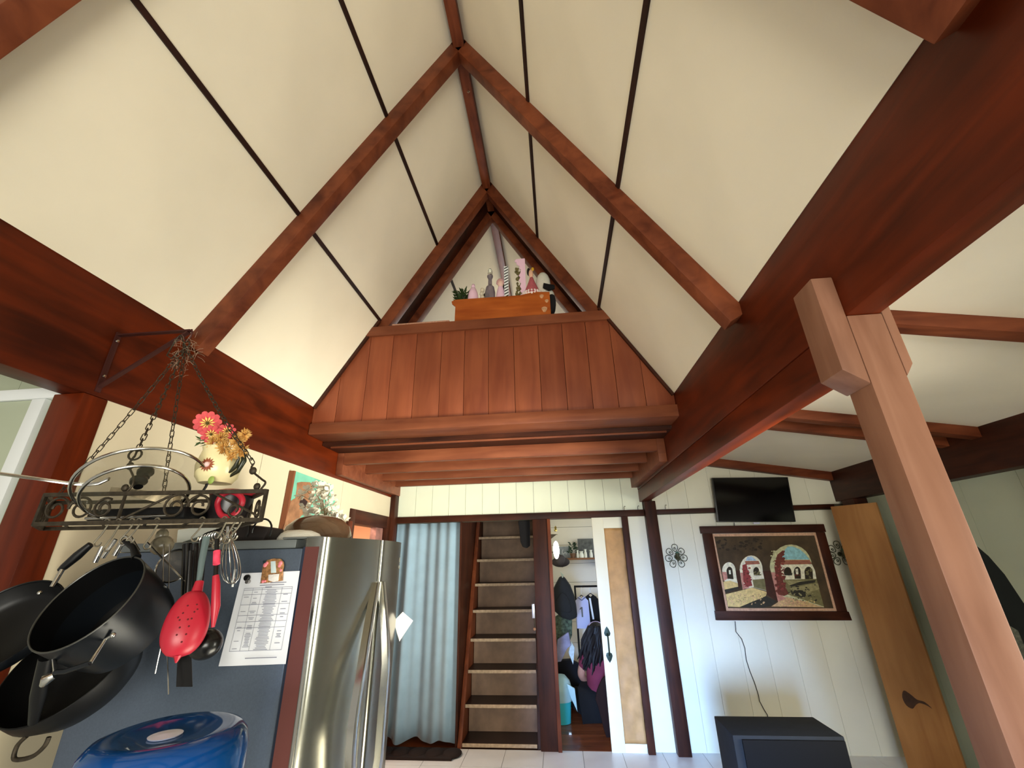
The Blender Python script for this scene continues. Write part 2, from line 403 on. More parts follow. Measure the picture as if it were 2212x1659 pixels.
# left alcove wall with white door trim (faces the camera, left of the post)
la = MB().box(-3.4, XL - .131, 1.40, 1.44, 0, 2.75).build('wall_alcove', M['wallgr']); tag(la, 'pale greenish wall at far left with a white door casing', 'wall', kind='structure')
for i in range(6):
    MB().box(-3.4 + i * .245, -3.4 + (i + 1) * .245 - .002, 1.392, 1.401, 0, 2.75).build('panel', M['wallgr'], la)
d1 = empty('door_1', (-2.5, 1.39, 0), 'white painted door casing at the far left edge', 'door', kind='structure')
MB().box(-3.0, XL - .135, 1.368, 1.392, 2.222, 2.268).build('door_head', M['white'], d1, bevel=.003)
MB().box(-2.055, -1.995, 1.368, 1.392, 0, 2.221).build('casing', M['white'], d1, bevel=.003)
MB().box(-3.0, -2.057, 1.378, 1.392, 0, 2.22).build('door_leaf', M['wallgr'], d1)
# left aisle roof so no light leaks
tag(MB().prism([(-3.4, YN, 2.75), (XL - .11, YN, 2.75), (XL - .11, YN, 2.80), (-3.4, YN, 2.80)], (0, 6, 0)).build('ceiling', M['ceil']), 'low ceiling over the far left alcove', 'ceiling', kind='structure')
tag(MB().box(-3.45, -3.4, .9, 1.44, 0, 2.8).build('wall_far_left', M['wallw']), 'cream wall stub beyond the left alcove', 'wall', kind='structure')
# right aisle : sloping ceiling, rafters, plate beam, wall
SL = .17
def az(x, d=0): return 2.64 - SL * (x - .963) - d
ca = MB().prism([(.963, YN, az(.963, -.013)), (3.05, YN, az(3.05, -.013)), (3.05, YN, az(3.05, -.06)), (.963, YN, az(.963, -.06))], (0, YB - YN + .1, 0)).build('ceiling', M['ceil'])
tag(ca, 'low cream ceiling sloping over the right aisle', 'ceiling', kind='structure')
for (y0, y1) in ((YN, .6), (.604, 1.74), (1.744, 3.02), (3.024, YB)):
    MB().prism([(.963, y0, az(.963)), (3.0, y0, az(3.0)), (3.0, y0, az(3.0, -.013)), (.963, y0, az(.963, -.013))], (0, y1 - y0, 0)).build('panel', M['ceil'], ca)
for (y0, y1, d, lb) in ((.56, .64, .075, 'nearest brown aisle rafter beside the viewpoint'), (1.725, 1.805, .07, 'brown aisle rafter meeting the worn post at right'), (2.99, 3.07, .07, 'front brown aisle rafter of the pair above the television'),
                        (3.24, 3.31, .07, 'rear brown aisle rafter of the pair above the television'), (4.62, 4.69, .085, 'brown trim rafter along the top of the back wall')):
    o = MB().prism([(.964, y0, az(.964)), (2.8, y0, az(2.8)), (2.8, y0, az(2.8, d)), (.964, y0, az(.964, d))], (0, y1 - y0, 0)).build('rafter', M['raftX'], bevel=.003)
    tag(o, lb, 'rafter', kind='structure')
o = MB().box(2.8, 2.93, YN, YB + .02, 2.04, 2.34).build('beam', M['darkY'], bevel=.005); tag(o, 'very dark plate beam on top of the right aisle wall', 'beam', kind='structure')
wr = MB().box(2.93, 2.97, YN, YB + .1, 0, 2.7).build('wall_right', M['gap']); tag(wr, 'grey-green panelled right aisle wall', 'wall', kind='structure')
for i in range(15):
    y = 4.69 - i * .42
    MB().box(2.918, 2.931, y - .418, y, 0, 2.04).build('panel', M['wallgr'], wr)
for (y0, y1, lb) in ((2.60, 2.78, 'dark post at the right edge of the picture'), (4.42, 4.60, 'dark post in the far right corner behind the plywood leaf')):
    tag(MB().box(2.80, 2.92, y0, y1, 0, 2.039).build('post', M['darkZ'], bevel=.004), lb, 'post', kind='structure')
o = MB().prism([atY((2000, 1360), 2.3), atY((2030, 1450), 2.3), atY((2095, 1700), 2.3), atY((2010, 1700), 2.3)], (0, .05, 0))
# header, jambs on the back wall
hd = MB().box(-1.78, XR + .03, YB - .03, YB - .001, ZL, 2.022).build('trim_2', M['darkX'], bevel=.003); tag(hd, 'brown header rail over the curtain, stairs and bedroom door', 'trim', kind='structure')
tag(MB().box(1.012, 2.76, YB - .025, YB - .001, 1.972, 2.015).build('trim_3', M['darkX'], bevel=.003), 'thin brown rail passing behind the television', 'trim', kind='structure')
tag(MB().box(.90, 1.012, YB - .09, YB - .001, 0, 2.098).build('post', M['darkZ'], bevel=.004), 'brown post on the back wall under the stacked beam', 'post', kind='structure')
tag(MB().box(.658, .720, YB - .06, YB - .001, 0, ZL - .001).build('trim_4', M['darkZ'], bevel=.003), 'narrow brown jamb right of the sliding door', 'trim', kind='structure')
tag(MB().box(-.266, -.089, YB - .03, YB + .05, 0, ZL - .001).build('post', M['darkZ'], bevel=.004), 'brown post between the stairs and the bedroom doorway', 'post', kind='structure')
tag(MB().box(-.112, -.078, YB - .045, YB - .031, 0, ZL - .001).build('trim_5', M['raftZ'], bevel=.003), 'lighter moulding strip along the bedroom door edge', 'trim', kind='structure')
# small cup hooks on the header
for x, lb in ((.70, 'tiny dark cup hook above the sliding door, nearest the curtain'), (.84, 'tiny dark cup hook just left of the brown wall post'), (1.12, 'tiny dark cup hook just right of the brown wall post')):
    mb = MB().tube([(x, YB - .02, 2.02), (x, YB - .02, 2.05), (x + .008, YB - .025, 2.062), (x + .014, YB - .03, 2.055)], .0025, 6)
    tag(mb.build('cup_hook', M['iron'], smooth=True), lb, 'hook', 'cup hooks on the header rail')
# ================================================================== LOFT
lf = empty('loft_balcony', (RX, 2.87, 2.46), 'reddish-brown plank loft balcony spanning between the two big beams', 'loft', kind='structure')
def roofx(z, s, ins=.0):
    a = (XL, ZTL) if s < 0 else (XR, ZTR)
    t = (z - a[1]) / (RZ - a[1]); return a[0] + (RX - a[0]) * max(0, t) + (ins if s < 0 else -ins)
Z0, Z1 = 2.50, 3.27
xs = [-1.80, -1.62, -1.41, -1.22, -1.028, -.825, -.64, -.453, -.256, -.064, .12, .30, .48, .67, .867]
for a, b in zip(xs[:-1], xs[1:]):
    a2, b2 = a + .0015, b - .0015
    def top(x):
        t = (x - XL) / (RX - XL) if x < RX else (XR - x) / (XR - RX)
        z = (ZTL if x < RX else ZTR) + t * (RZ - (ZTL if x < RX else ZTR)) - .01
        return min(Z1, z)
    pts = [(a2, Z0), (b2, Z0), (b2, top(b2))]
    # extra vertex where the slope meets the straight top
    for x in (RX - (RX - XL) * (1 - (Z1 + .01 - ZTL) / (RZ - ZTL)), ):
        if a2 < -1.0 and a2 < XL + (RX - XL) * (Z1 + .01 - ZTL) / (RZ - ZTL) < b2: pts.append((XL + (RX - XL) * (Z1 + .01 - ZTL) / (RZ - ZTL), Z1))
    xr_ = XR - (XR - RX) * (Z1 + .01 - ZTR) / (RZ - ZTR)
    if a2 < xr_ < b2: pts.append((xr_, Z1))
    pts.append((a2, top(a2)))
    MB().prism([(x, 2.872 + random.uniform(0, .002), z) for x, z in pts], (0, .02, 0)).build('plank', M['plank'], lf, bevel=.0015)
MB().prism([(XL + .01, 2.894, Z0), (XR - .01, 2.894, Z0), (XR - .01, 2.894, ZTR), (XR - (XR - RX) * .27, 2.894, Z1), (XL + (RX - XL) * .25, 2.894, Z1), (XL + .01, 2.894, ZTL)], (0, .008, 0)).build('light_block_board', M['darkX'], lf)  # added behind the planks to stop light coming through their gaps
# rail on top, thick and with a flat ledge
zt0, zt1 = 3.262, 3.345
MB().prism([(roofx(zt0, -1, -.01), 2.85, zt0), (roofx(zt0, 1, -.01), 2.85, zt0), (roofx(zt1, 1, -.01), 2.85, zt1), (roofx(zt1, -1, -.01), 2.85, zt1)], (0, .23, 0)).build('top_rail', M['loftrail'], lf, bevel=.005)
MB().box(-1.235, -.765, 2.846, 2.87, 3.344, 3.354).build('edge_batten', plain('pale_worn_edge', (176, 130, 106), .9, noise=.3, nscale=80), lf, bevel=.002)
MB().box(XL + .001, XR + .03, 2.845, 3.10, 2.462, 2.55).build('bottom_rail', M['loftrail'], lf, bevel=.012)
for s in (-1, 1):
    p0, p1 = rafter_pt(s, .0, .012), rafter_pt(s, .33, .012)
    MB().beam(yv(p0, 2.862), yv(p1, 2.862), .02, .022, (0, 1, 0)).build('edge_trim', M['darkD'], lf)
MB().box(XL + .005, XR - .005, 3.06, YB, 2.432, 2.460).build('deck', M['darkX'], lf)
MB().box(XL + .05, XR - .03, 3.10, 3.118, 2.42, 2.446).build('deck_edge', M['loftrail'], lf, bevel=.003)
for k, y in enumerate((3.32, 3.74, 4.15, 4.53)):
    MB().box(XL + .058, XR - .062, y, y + .05, 2.335, 2.431).build('joist', M['loftrail'], lf, bevel=.003)
MB().box(XL + .001, XL + .058, 3.32, YB, 2.25, 2.431).build('ledger', M['loftrail'], lf, bevel=.003)
MB().box(XR - .062, XR - .001, 3.32, YB, 2.25, 2.431).build('ledger', M['loftrail'], lf, bevel=.003)
# crate on the loft rail
cr = empty('wooden_crate', atY((1085, 690), 2.95), 'orange-brown wooden crate standing on the loft rail, full of knick-knacks', 'crate')
OR = wood('crate_orange_wood', (186, 98, 36), (140, 62, 18), 'X', 3, .45, .2, .1)
cx0, cx1, cz0, cz1 = -.755, .045, 3.346, 3.583
fp = [(cx0 + .02, cz0), (cx1, cz0), (cx1, cz1), (cx1 - .12, cz1 + .012), (cx1 - .24, cz1 - .01), (cx0 + .02, cz1 - .005), (cx0 - .012, cz1 - .02), (cx0 - .005, cz1 - .045), (cx0 + .022, cz1 - .07)]
MB().prism([(x, 2.90, z) for x, z in fp], (0, .016, 0)).build('front_board', OR, cr, bevel=.003)
MB().prism([(x, 3.10, z) for x, z in [(cx0 + .02, cz0), (cx1, cz0), (cx1, cz1 - .01), (cx0 + .02, cz1 - .01)]], (0, .014, 0)).build('back_board', OR, cr)
MB().box(cx0 + .02, cx0 + .034, 2.917, 3.10, cz0, cz1 - .02).build('side_board', OR, cr)
MB().box(cx1 - .016, cx1, 2.917, 3.10, cz0, cz1 - .02).build('side_board', OR, cr)
MB().box(cx0 + .035, cx1 - .017, 2.917, 3.10, cz0, cz0 + .012).build('bottom_board', OR, cr)
MB().box(cx0 + .035, cx1 - .017, 2.917, 3.10, cz1 - .018, cz1 - .008).build('tray', OR, cr)
worn = plain('worn_bare_patch', (196, 150, 110), .8, noise=.4, nscale=40)
w2 = MB()
for (px, py, r) in ((1176, 668, .022), (1181, 650, .014), (1170, 640, .016)):
    p = atY((px, py), 2.899); w2 = MB(); w2.prism([(p.x + r * math.cos(a) * (1 + .3 * math.sin(3 * a)), 2.8992, p.z + r * 1.2 * math.sin(a)) for a in [i * PI / 5 for i in range(10)]], (0, .001, 0)); w2.build('worn_patch', worn, cr)

o = MB(); p = atY((1191, 655), 2.93)
o.prism([(p.x + dx, 2.92, p.z + dz) for dx, dz in ((-.012, .08), (.012, .085), (.03, .07), (.038, .02), (.03, -.03), (.018, -.06), (.004, -.085), (-.012, -.08))], (0, .09, 0))
bag = o.build('black_bag', M['matblack'], bevel=.008); tag(bag, 'small black bag hanging off the right end of the crate', 'bag')
# knick-knacks on the crate
cz = 3.5765
def onc(px, y=2.99): return atY((px, 640), y).x
PK = plain('pink_ceramic', (238, 200, 220), .35)
x = onc(1005)
o = MB()
for k in range(150):
    a = random.uniform(0, 2 * PI); r = random.uniform(0, .05); h = random.uniform(0, .085)
    c = Vector((x - .015 + r * math.cos(a) - .012 * h / .1, 3.0 + r * .5 * math.sin(a), cz + .0 + h))
    d = Vector((math.cos(a), .5 * math.sin(a), random.uniform(-.2, .7))).normalized(); u = d.orthogonal().normalized() * .009
    o.face([c, c + d * .018 + u, c + d * .042, c + d * .018 - u])
o.tube([(x + .02, 3.0, cz - .01), (x + .01, 3.0, cz + .05), (x - .03, 3.0, cz + .085)], .008, 6)
tag(o.build('greenery', plain('dark_green_leaves', (44, 66, 24), .7, noise=.4, nscale=30)), 'dark green leafy sprig at the left end of the crate', 'plant')
x = onc(1023)
o = MB().lathe([(.044, 0), (.046, .03), (.040, .06), (.026, .085), (.014, .096), (.018, .104), (.012, .116), (0, .120)], (x, 2.97, cz), n=20)
tag(o.build('bell_figurine', PK, smooth=True), 'pale pink bell-shaped figurine beside the green sprig', 'figurine')
x = onc(1041)
o = MB()
for k in range(4): o.ball((x + (k % 2) * .006, 2.98, cz + .016 + k * .028), .019, .019, .016)
tag(o.build('beaded_ornament', plain('ivory_beads', (214, 204, 180), .4), smooth=True), 'ivory stacked-bead ornament between the pink bell and the glass decanter', 'ornament')
x = onc(1058)
dc = empty('glass_decanter', (x, 3.01, cz), 'clear smoky cut-glass decanter with a tall neck on the crate', 'decanter')
MB().lathe([(.038, 0), (.044, .02), (.046, .07), (.036, .10), (.018, .115), (.016, .15), (.026, .165), (.026, .172), (.014, .172), (.012, .12), (.030, .098), (.039, .07), (.037, .012), (0, .012)], (x, 3.01, cz), n=12).build('bottle', plain('smoky_glass', (186, 176, 186), .08, trans=.75, ior=1.45), dc)
MB().lathe([(.011, .14), (.011, .173), (.02, .178), (.022, .2), (.014, .212), (0, .214)], (x, 3.01, cz), n=10).build('stopper', M['glass'], dc)
x = onc(1048)
tag(MB().ball((x, 3.06, cz + .09), .03, .02, .045).build('black_disc', M['black'], smooth=True), 'rounded black object peeking out behind the glass decanter', 'ornament')
x = onc(1083)
tag(MB().box(x - .034, x + .03, 3.05, 3.09, cz, cz + .17).build('black_box', M['black'], bevel=.003), 'black upright box behind the pink doll on the crate', 'box')
dl_ = empty('pink_doll', (x, 2.98, cz), 'small pink china doll left of the striped strip', 'doll')
MB().lathe([(.034, 0), (.038, .02), (.028, .06), (.018, .085), (0, .09)], (x - .004, 2.98, cz), n=14).build('dress', PK, dl_, smooth=True)
MB().ball((x - .004, 2.98, cz + .104), .022).build('head', plain('doll_skin', (236, 196, 180), .4), dl_, smooth=True)
h = MB()
for k in range(9):
    a = k * PI / 8; h.ball((x - .004 + .023 * math.cos(a), 2.975, cz + .108 + .02 * math.sin(a)), .009, n=8)
h.build('hair', plain('doll_curls', (196, 150, 150), .6), dl_, smooth=True)
# striped strip
x = onc(1096)
st = empty('striped_block', (x, 2.945, cz), 'tall white block with black diagonal stripes on the crate', 'ornament')
MB().box(x - .019, x + .017, 2.935, 2.953, cz - .002, cz + .208).build('block', M['white'], st)
sb = MB()
for k in range(11):
    z = cz + .004 + k * .0185; sb.face([(x - .018, 2.9345, z), (x - .018, 2.9345, z + .007), (x + .016, 2.9345, z + .0185), (x + .016, 2.9345, z + .0115)])
sb.build('stripes', M['black'], st)
# pink scalloped board with greenery
x = onc(1127)
pts = [(x - .008, cz), (x + .04, cz), (x + .04, cz + .262), (x - .035, cz + .262), (x - .05, cz + .248), (x - .03, cz + .238), (x - .034, cz + .228), (x - .006, cz + .212), (x - .012, cz + .198), (x + .004, cz + .19),
       (x - .004, cz + .165), (x - .018, cz + .15), (x - .004, cz + .14), (x - .016, cz + .12), (x, cz + .10), (x - .01, cz + .08), (x + .002, cz + .062), (x - .008, cz + .05), (x + .006, cz + .035), (x - .014, cz + .02)]
tag(MB().prism([(a, 2.96, b) for a, b in pts], (0, .012, 0)).build('scalloped_board', PK), 'tall pale pink board with a ragged scalloped left edge', 'board')
o = MB()
for k in range(60):
    c = Vector((x - .012 + random.uniform(-.034, .012), 2.985 + random.uniform(-.01, .02), cz + random.uniform(0, .22)))
    o.ball(c, random.uniform(.006, .012), n=6)
tag(o.build('moss', plain('brown_green_moss', (112, 104, 62), .9, noise=.5, nscale=60)), 'brownish green mossy filler behind the pink scalloped board', 'plant', kind='stuff')
# lady figurine in red dress
x = onc(1150)
la_ = empty('lady_figurine', (x, 2.97, cz), 'lady figurine in a wide dusty-red skirt with a white hem and black hat', 'figurine')
MB().lathe([(.078, .012), (.066, .03), (.046, .06), (.026, .09), (.014, .112), (0, .115)], (x, 2.97, cz), n=24).build('skirt', plain('dusty_red_cloth', (188, 96, 104), .7, noise=.2, nscale=90), la_, smooth=True)
hm = MB()
for k in range(20):
    a = 2 * PI * k / 20; hm.ball((x + .078 * math.cos(a), 2.97 + .078 * math.sin(a) * .8, cz + .014), .014, .014, .016, n=8)
hm.build('hem', plain('white_lace', (240, 226, 222), .7), la_, smooth=True)
MB().ball((x - .003, 2.965, cz + .132), .02, .018, .024).build('head', plain('figurine_skin', (226, 180, 150), .4), la_, smooth=True)
MB().ball((x - .022, 2.972, cz + .147), .016, .016, .022).build('hat', M['black'], la_, smooth=True)
MB().ball((x + .014, 2.958, cz + .155), .013, .01, .01).build('flower', plain('gold_yellow', (206, 160, 40), .5), la_, smooth=True)
# white and black plush behind
x = onc(1178, 3.02)
pl = empty('plush_toy', (x, 3.04, cz), 'white plush toy with a black arm behind the lady figurine', 'toy')
MB().ball((x - .01, 3.05, cz + .10), .055, .035, .065).build('head', plain('white_plush', (226, 224, 206), .95, bump=.4, nscale=90), pl, smooth=True)
MB().ball((x + .02, 3.05, cz + .03), .05, .035, .045).build('body', plain('white_plush_body', (224, 222, 204), .95, bump=.4, nscale=90), pl, smooth=True)
MB().tube([(x - .01, 3.0, cz + .075), (x + .03, 3.0, cz + .062), (x + .07, 3.01, cz + .066)], [.014, .018, .012], 8).build('arm', M['matblack'], pl, smooth=True)
for nm, k in (('greenery', 1.7), ('bell_figurine', 1.6), ('beaded_ornament', 1.3), ('glass_decanter', 1.7), ('black_disc', 1.2), ('black_box', 1.5), ('pink_doll', 1.7), ('striped_block', 1.55),
              ('scalloped_board', 1.56), ('moss', 1.5), ('lady_figurine', 1.85), ('plush_toy', 1.9)):
    o = bpy.data.objects[nm]; o.scale = (1.15 if nm in ('pink_doll', 'greenery', 'plush_toy') else 1, 1, k)
    if o.type == 'MESH': o.location.z = cz + (o.location.z - cz) * k
# screw eye on the ridge
p = atZ((1012, 192), RZ - .14)
tag(MB().tube([p + Vector((0, 0, .0)), p + Vector((0, 0, -.02)), p + Vector((.008, 0, -.03)), p + Vector((0, 0, -.042)), p + Vector((-.008, 0, -.03)), p + Vector((0, 0, -.02))], .003, 6).build('screw_eye', M['chrome'], smooth=True), 'small metal hook hanging from the ridge beam', 'hook')
# ================================================================== BACK WALL THINGS
# curtain
CUR = plain('aqua_cloth', (146, 174, 192), .85, noise=.08, nscale=8, sheen=.3)
mb = MB(); nx, nz = 90, 12
def cur_y(u, v):
    return YB + .06 + .042 * math.sin(u * 15 + 1.6 * math.sin(u * 5)) * (.5 + .5 * v) + .010 * math.sin(u * 41 + 2)
ZC0 = .02
vs = []
for j in range(nz + 1):
    for i in range(nx + 1):
        u, v = i / nx, 1 - j / nz
        x = -1.772 + u * .738
        z = 1.955 - (1.955 - ZC0 - .018 * math.sin(u * 17 + .5) - .012) * v
        vs.append((x, cur_y(u, v), z))
fs = [(j * (nx + 1) + i, j * (nx + 1) + i + 1, (j + 1) * (nx + 1) + i + 1, (j + 1) * (nx + 1) + i) for j in range(nz) for i in range(nx)]
mb.add(vs, fs)
cu = mb.build('curtain', CUR, smooth=True, solid=.003)
tag(cu, 'pale aqua curtain hanging in the doorway between fridge and stairs', 'curtain')
MB().tube([(-1.785, YB + .06, 1.975), (-1.03, YB + .06, 1.975)], .01, 8).build('curtain_rod', M['darkX'], cu)
o = MB()
for k in range(5): o.ball((-1.66 + k * .155, 4.56, .012), .085, .10, .025, 14)
o.box(-1.76, -1.02, 4.44, 4.66, .0, .018)
tag(o.build('doormat', plain('very_dark_brown_mat', (30, 16, 12), .9), smooth=True), 'very dark brown mat on the floor below the curtain', 'mat')
# closet box behind curtain
o = MB(); o.box(-1.80, -1.78, YB + .1, 6.2, 0, 2.4); o.box(-1.8, -1.05, 6.2, 6.22, 0, 2.4)
tag(o.build('wall_closet', M['darkZ']), 'dark closet walls behind the curtain', 'wall', kind='structure')
# stairs
sx0, sx1 = -.985, -.30
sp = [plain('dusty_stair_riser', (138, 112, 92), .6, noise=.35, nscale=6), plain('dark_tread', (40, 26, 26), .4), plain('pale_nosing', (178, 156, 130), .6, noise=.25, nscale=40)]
stairs = empty('loft_stairs', (-.65, 4.9, 0), 'steep closed-riser brown staircase climbing behind the back wall', 'stairs')
tz0, tr, tg, ty0 = .02, .255, .11, 4.70
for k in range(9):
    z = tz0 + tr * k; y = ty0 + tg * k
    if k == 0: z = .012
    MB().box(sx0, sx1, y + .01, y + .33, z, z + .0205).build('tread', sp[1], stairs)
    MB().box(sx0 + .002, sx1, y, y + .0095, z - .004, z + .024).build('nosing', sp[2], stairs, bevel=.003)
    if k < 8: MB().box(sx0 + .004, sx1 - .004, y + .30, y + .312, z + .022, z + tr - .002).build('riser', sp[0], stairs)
for x0, x1 in ((sx0 - .042, sx0 - .002),):
    d = Vector((0, tg, tr)).normalized(); n = Vector((0, -d.z, d.y))
    a = Vector((x0, ty0 + .02, -.02)); b = a + d * 2.55
    for q in (0,):
        MB().prism([a + n * .035, b + n * .035, b - n * .30, a - n * .30], (x1 - x0, 0, 0)).build('stringer', M['raftZ'], stairs, bevel=.003)
a = Vector((sx1 + .002, ty0 + .05, -.02)); b = a + d * 2.55
MB().prism([a + n * .03, b + n * .03, b - n * .30, a - n * .30], (.03, 0, 0)).build('stringer', M['darkZ'], stairs, bevel=.003)
o = MB(); o.box(-1.05, -1.031, YB + .012, 6.3, 0, 3.2); o.box(-.265, -.25, YB + .1, 6.3, 0, 3.2); o.box(-1.05, -.25, 6.3, 6.4, 0, 3.2)
tag(o.build('wall_stairwell', M['darkZ']), 'dark brown boards lining the stairwell', 'wall', kind='structure')
# black garment at stair top
o = MB(); p = atY((1133, 1128), 4.73)
o.prism([(p.x - .07, 4.735, 1.955), (p.x + .055, 4.735, 1.955), (p.x + .052, 4.735, 1.80), (p.x + .05, 4.735, 1.70), (p.x + .015, 4.735, 1.675), (p.x - .03, 4.735, 1.69), (p.x - .05, 4.735, 1.74), (p.x - .06, 4.735, 1.85)], (0, .05, 0))
tag(o.build('dark_garment', plain('navy_black_cloth', (9, 8, 12), .9), bevel=.012), 'dark navy cloth hanging at the top right of the staircase', 'cloth')
# latch plate
p = atY((1152, 1320), 4.65)
lt = empty('latch', p, 'small silver latch plate on the brown post beside the stairs', 'latch')
MB().box(p.x - .014, p.x + .014, 4.650, 4.6595, p.z - .062, p.z + .062).build('plate', plain('dull_silver', (160, 160, 166), .35, .8), lt, bevel=.002)
MB().tube([(p.x + .004, 4.655, p.z - .063), (p.x + .006, 4.652, p.z - .14)], .004, 6).build('cord', M['iron'], lt)
MB().ball((p.x + .006, 4.65, p.z - .155), .014).build('knob', plain('tan_knob', (150, 110, 84), .5), lt, smooth=True)
# sliding door
DY = YB - .028
sd = empty('sliding_door', (.50, DY, 0), 'cream sliding door with a crumpled brown paper panel and black pull', 'door')
x0, x1, z1 = .352, .657, 1.955
MB().box(x0, .470, DY, DY + .026, .0, z1).build('stile', M['wally'], sd, bevel=.002)
MB().box(.470, x1, DY, DY + .026, 1.848, z1).build('top_rail', M['wally'], sd, bevel=.002)
MB().box(.470, x1, DY, DY + .026, 0, .064).build('bottom_rail', M['wally'], sd, bevel=.002)
mb = MB(); n1_, n2_ = 10, 60; vs = []
for j in range(n2_ + 1):
    for i in range(n1_ + 1):
        u, v = i / n1_, j / n2_
        vs.append((.470 + u * .187, DY + .010 + .004 * math.sin(v * 46 + 2.2 * math.sin(u * 5 + v * 7)) + .003 * math.sin(v * 97 + u * 6), .065 + v * 1.782))
mb.add(vs, [(j * (n1_ + 1) + i, j * (n1_ + 1) + i + 1, (j + 1) * (n1_ + 1) + i + 1, (j + 1) * (n1_ + 1) + i) for j in range(n2_) for i in range(n1_)])
mb.build('paper_panel', plain('brown_kraft_paper', (188, 144, 92), .6, noise=.22, nscale=9, bump=.5), sd, smooth=True, solid=.002)
pz0, pz1 = atY((1310, 1366), DY).z, atY((1313, 1418), DY).z
hx = .405
GB = plain('green_black_iron', (26, 44, 36), .45, .5)
hm = MB()
for zc, s in ((pz0, 1), (pz1, -1)):
    hm.prism([(hx + a * .030, DY - .006, zc + b * s * .05) for a, b in ((0, 1), (.55, .55), (1, -.1), (.8, -.5), (.35, -.62), (-.35, -.62), (-.8, -.5), (-1, -.1), (-.55, .55))], (0, .0055, 0))
hp = hm.build('pull_plate', GB, sd, bevel=.001)
MB().tube([(hx, DY - .008, pz0 - .01), (hx, DY - .035, pz0 - .04), (hx, DY - .035, pz1 + .04), (hx, DY - .008, pz1 + .01)], .007, 8).build('pull_bar', GB, sd, smooth=True)
# television
tp = [atY(q, 4.60) for q in ((1537.6, 1032), (1702, 1030.5), (1719.5, 1127), (1550, 1127.5))]
tv = empty('television', (tp[0] + tp[2]) / 2, 'flat black television mounted high on the back wall above the painting', 'television')
cx = sum(p.x for p in tp) / 4; czz = sum(p.z for p in tp) / 4
n = (tp[3] - tp[0]).cross(tp[1] - tp[0]).normalized()
o = MB().prism(tp, (0, .04, 0)); o.build('case', M['black'], tv, bevel=.004)
q = [p.lerp(sum(tp, Vector()) / 4, .035) + Vector((0, -.0015, 0)) for p in tp]
MB().prism(q, (0, .001, 0)).build('screen', plain('tv_screen', (4, 5, 6), .12, spec=.6), tv)
MB().box(cx - .10, cx + .10, 4.64, YB - .001, czz - .09, czz + .09).build('wall_mount', M['black'], tv)
pp = atY((1635, 1129), 4.60); MB().box(pp.x - .028, pp.x + .028, 4.605, 4.62, pp.z - .01, pp.z + .002).build('status_light', plain('pale_label', (210, 215, 240), .4), tv)
# painting
PY = 4.655
pt = empty('framed_painting', atY((1675, 1237), PY), 'framed painting of sunlit white arches in a broad dark wooden frame', 'painting')
def PP(cx_, cy_, off=0.0):   # photo pixel of the 2212 frame -> point on the picture plane
    p = atY((cx_, cy_), PY); p.y = PY - off; return p
def QC(x, y): return (1500 + x * .16274, 1120 + y * .16274)
def frame_bar(pts, name, mat, d=.03): MB().prism([PP(*QC(*q)) + Vector((0, -.012, 0)) for q in pts], (0, d, 0)).build(name, mat, pt, bevel=.003)
frame_bar([(68, 105), (1710, 75), (1742, 180), (85, 200)], 'frame_rail', M['darkX'])
frame_bar([(270, 1225), (2040, 1235), (2085, 1352), (288, 1350)], 'frame_rail', M['darkX'])
frame_bar([(105, 202), (235, 200), (420, 1226), (278, 1224)], 'frame_stile', M['darkZ'], .028)
frame_bar([(1605, 184), (1725, 182), (2022, 1234), (1888, 1233)], 'frame_stile', M['darkZ'], .028)
def liner(pts): MB().prism([PP(*QC(*q)) + Vector((0, -.004, 0)) for q in pts], (0, .02, 0)).build('liner', plain('pinkish_liner', (206, 164, 134), .6, noise=.2, nscale=60), pt)
liner([(228, 204), (1612, 186), (1592, 226), (262, 240)]); liner([(228, 204), (262, 240), (446, 1190), (416, 1228)])
liner([(1612, 186), (1890, 1228), (1846, 1192), (1592, 226)]); liner([(416, 1228), (446, 1190), (1846, 1192), (1890, 1228)])
MB().prism([PP(*QC(*q)) for q in ((262, 240), (1592, 226), (1846, 1192), (446, 1190))], (0, .018, 0)).build('canvas', plain('painted_umber', (74, 58, 36), .7, noise=.45, nscale=9), pt)
pal = dict(sky=(150, 206, 216), skyd=(176, 206, 226), roof=(164, 104, 84), wall=(240, 236, 210), dark=(46, 36, 22), sand=(226, 200, 134), grass=(124, 118, 78), grass2=(160, 152, 108), pink=(200, 140, 124), vine=(112, 54, 42), shad=(48, 46, 36), arch=(206, 206, 160), pier=(66, 32, 18), red=(150, 62, 60), dirt=(212, 176, 130), white=(236, 236, 216))
pm = {k: plain('paint_' + k, v, .7, noise=.28, nscale=38) for k, v in pal.items()}
layer = [0]
pic = MB(); mats = list(pm.values()); keys = list(pm.keys())
def paint(col, pts):
    layer[0] += 1; pic.cur = keys.index(col)
    pic.face([PP(*QC(*q), off=.0003 + layer[0] * .00006) for q in pts])
def arch(cx0, cx1, ytop, ybase, n=12, flip=0):
    r = []
    for i in range(n + 1):
        a = PI - PI * i / n
        r.append((cx0 + (cx1 - cx0) * (.5 + .5 * math.cos(a)), ybase - (ybase - ytop) * math.sin(a)))
    return r
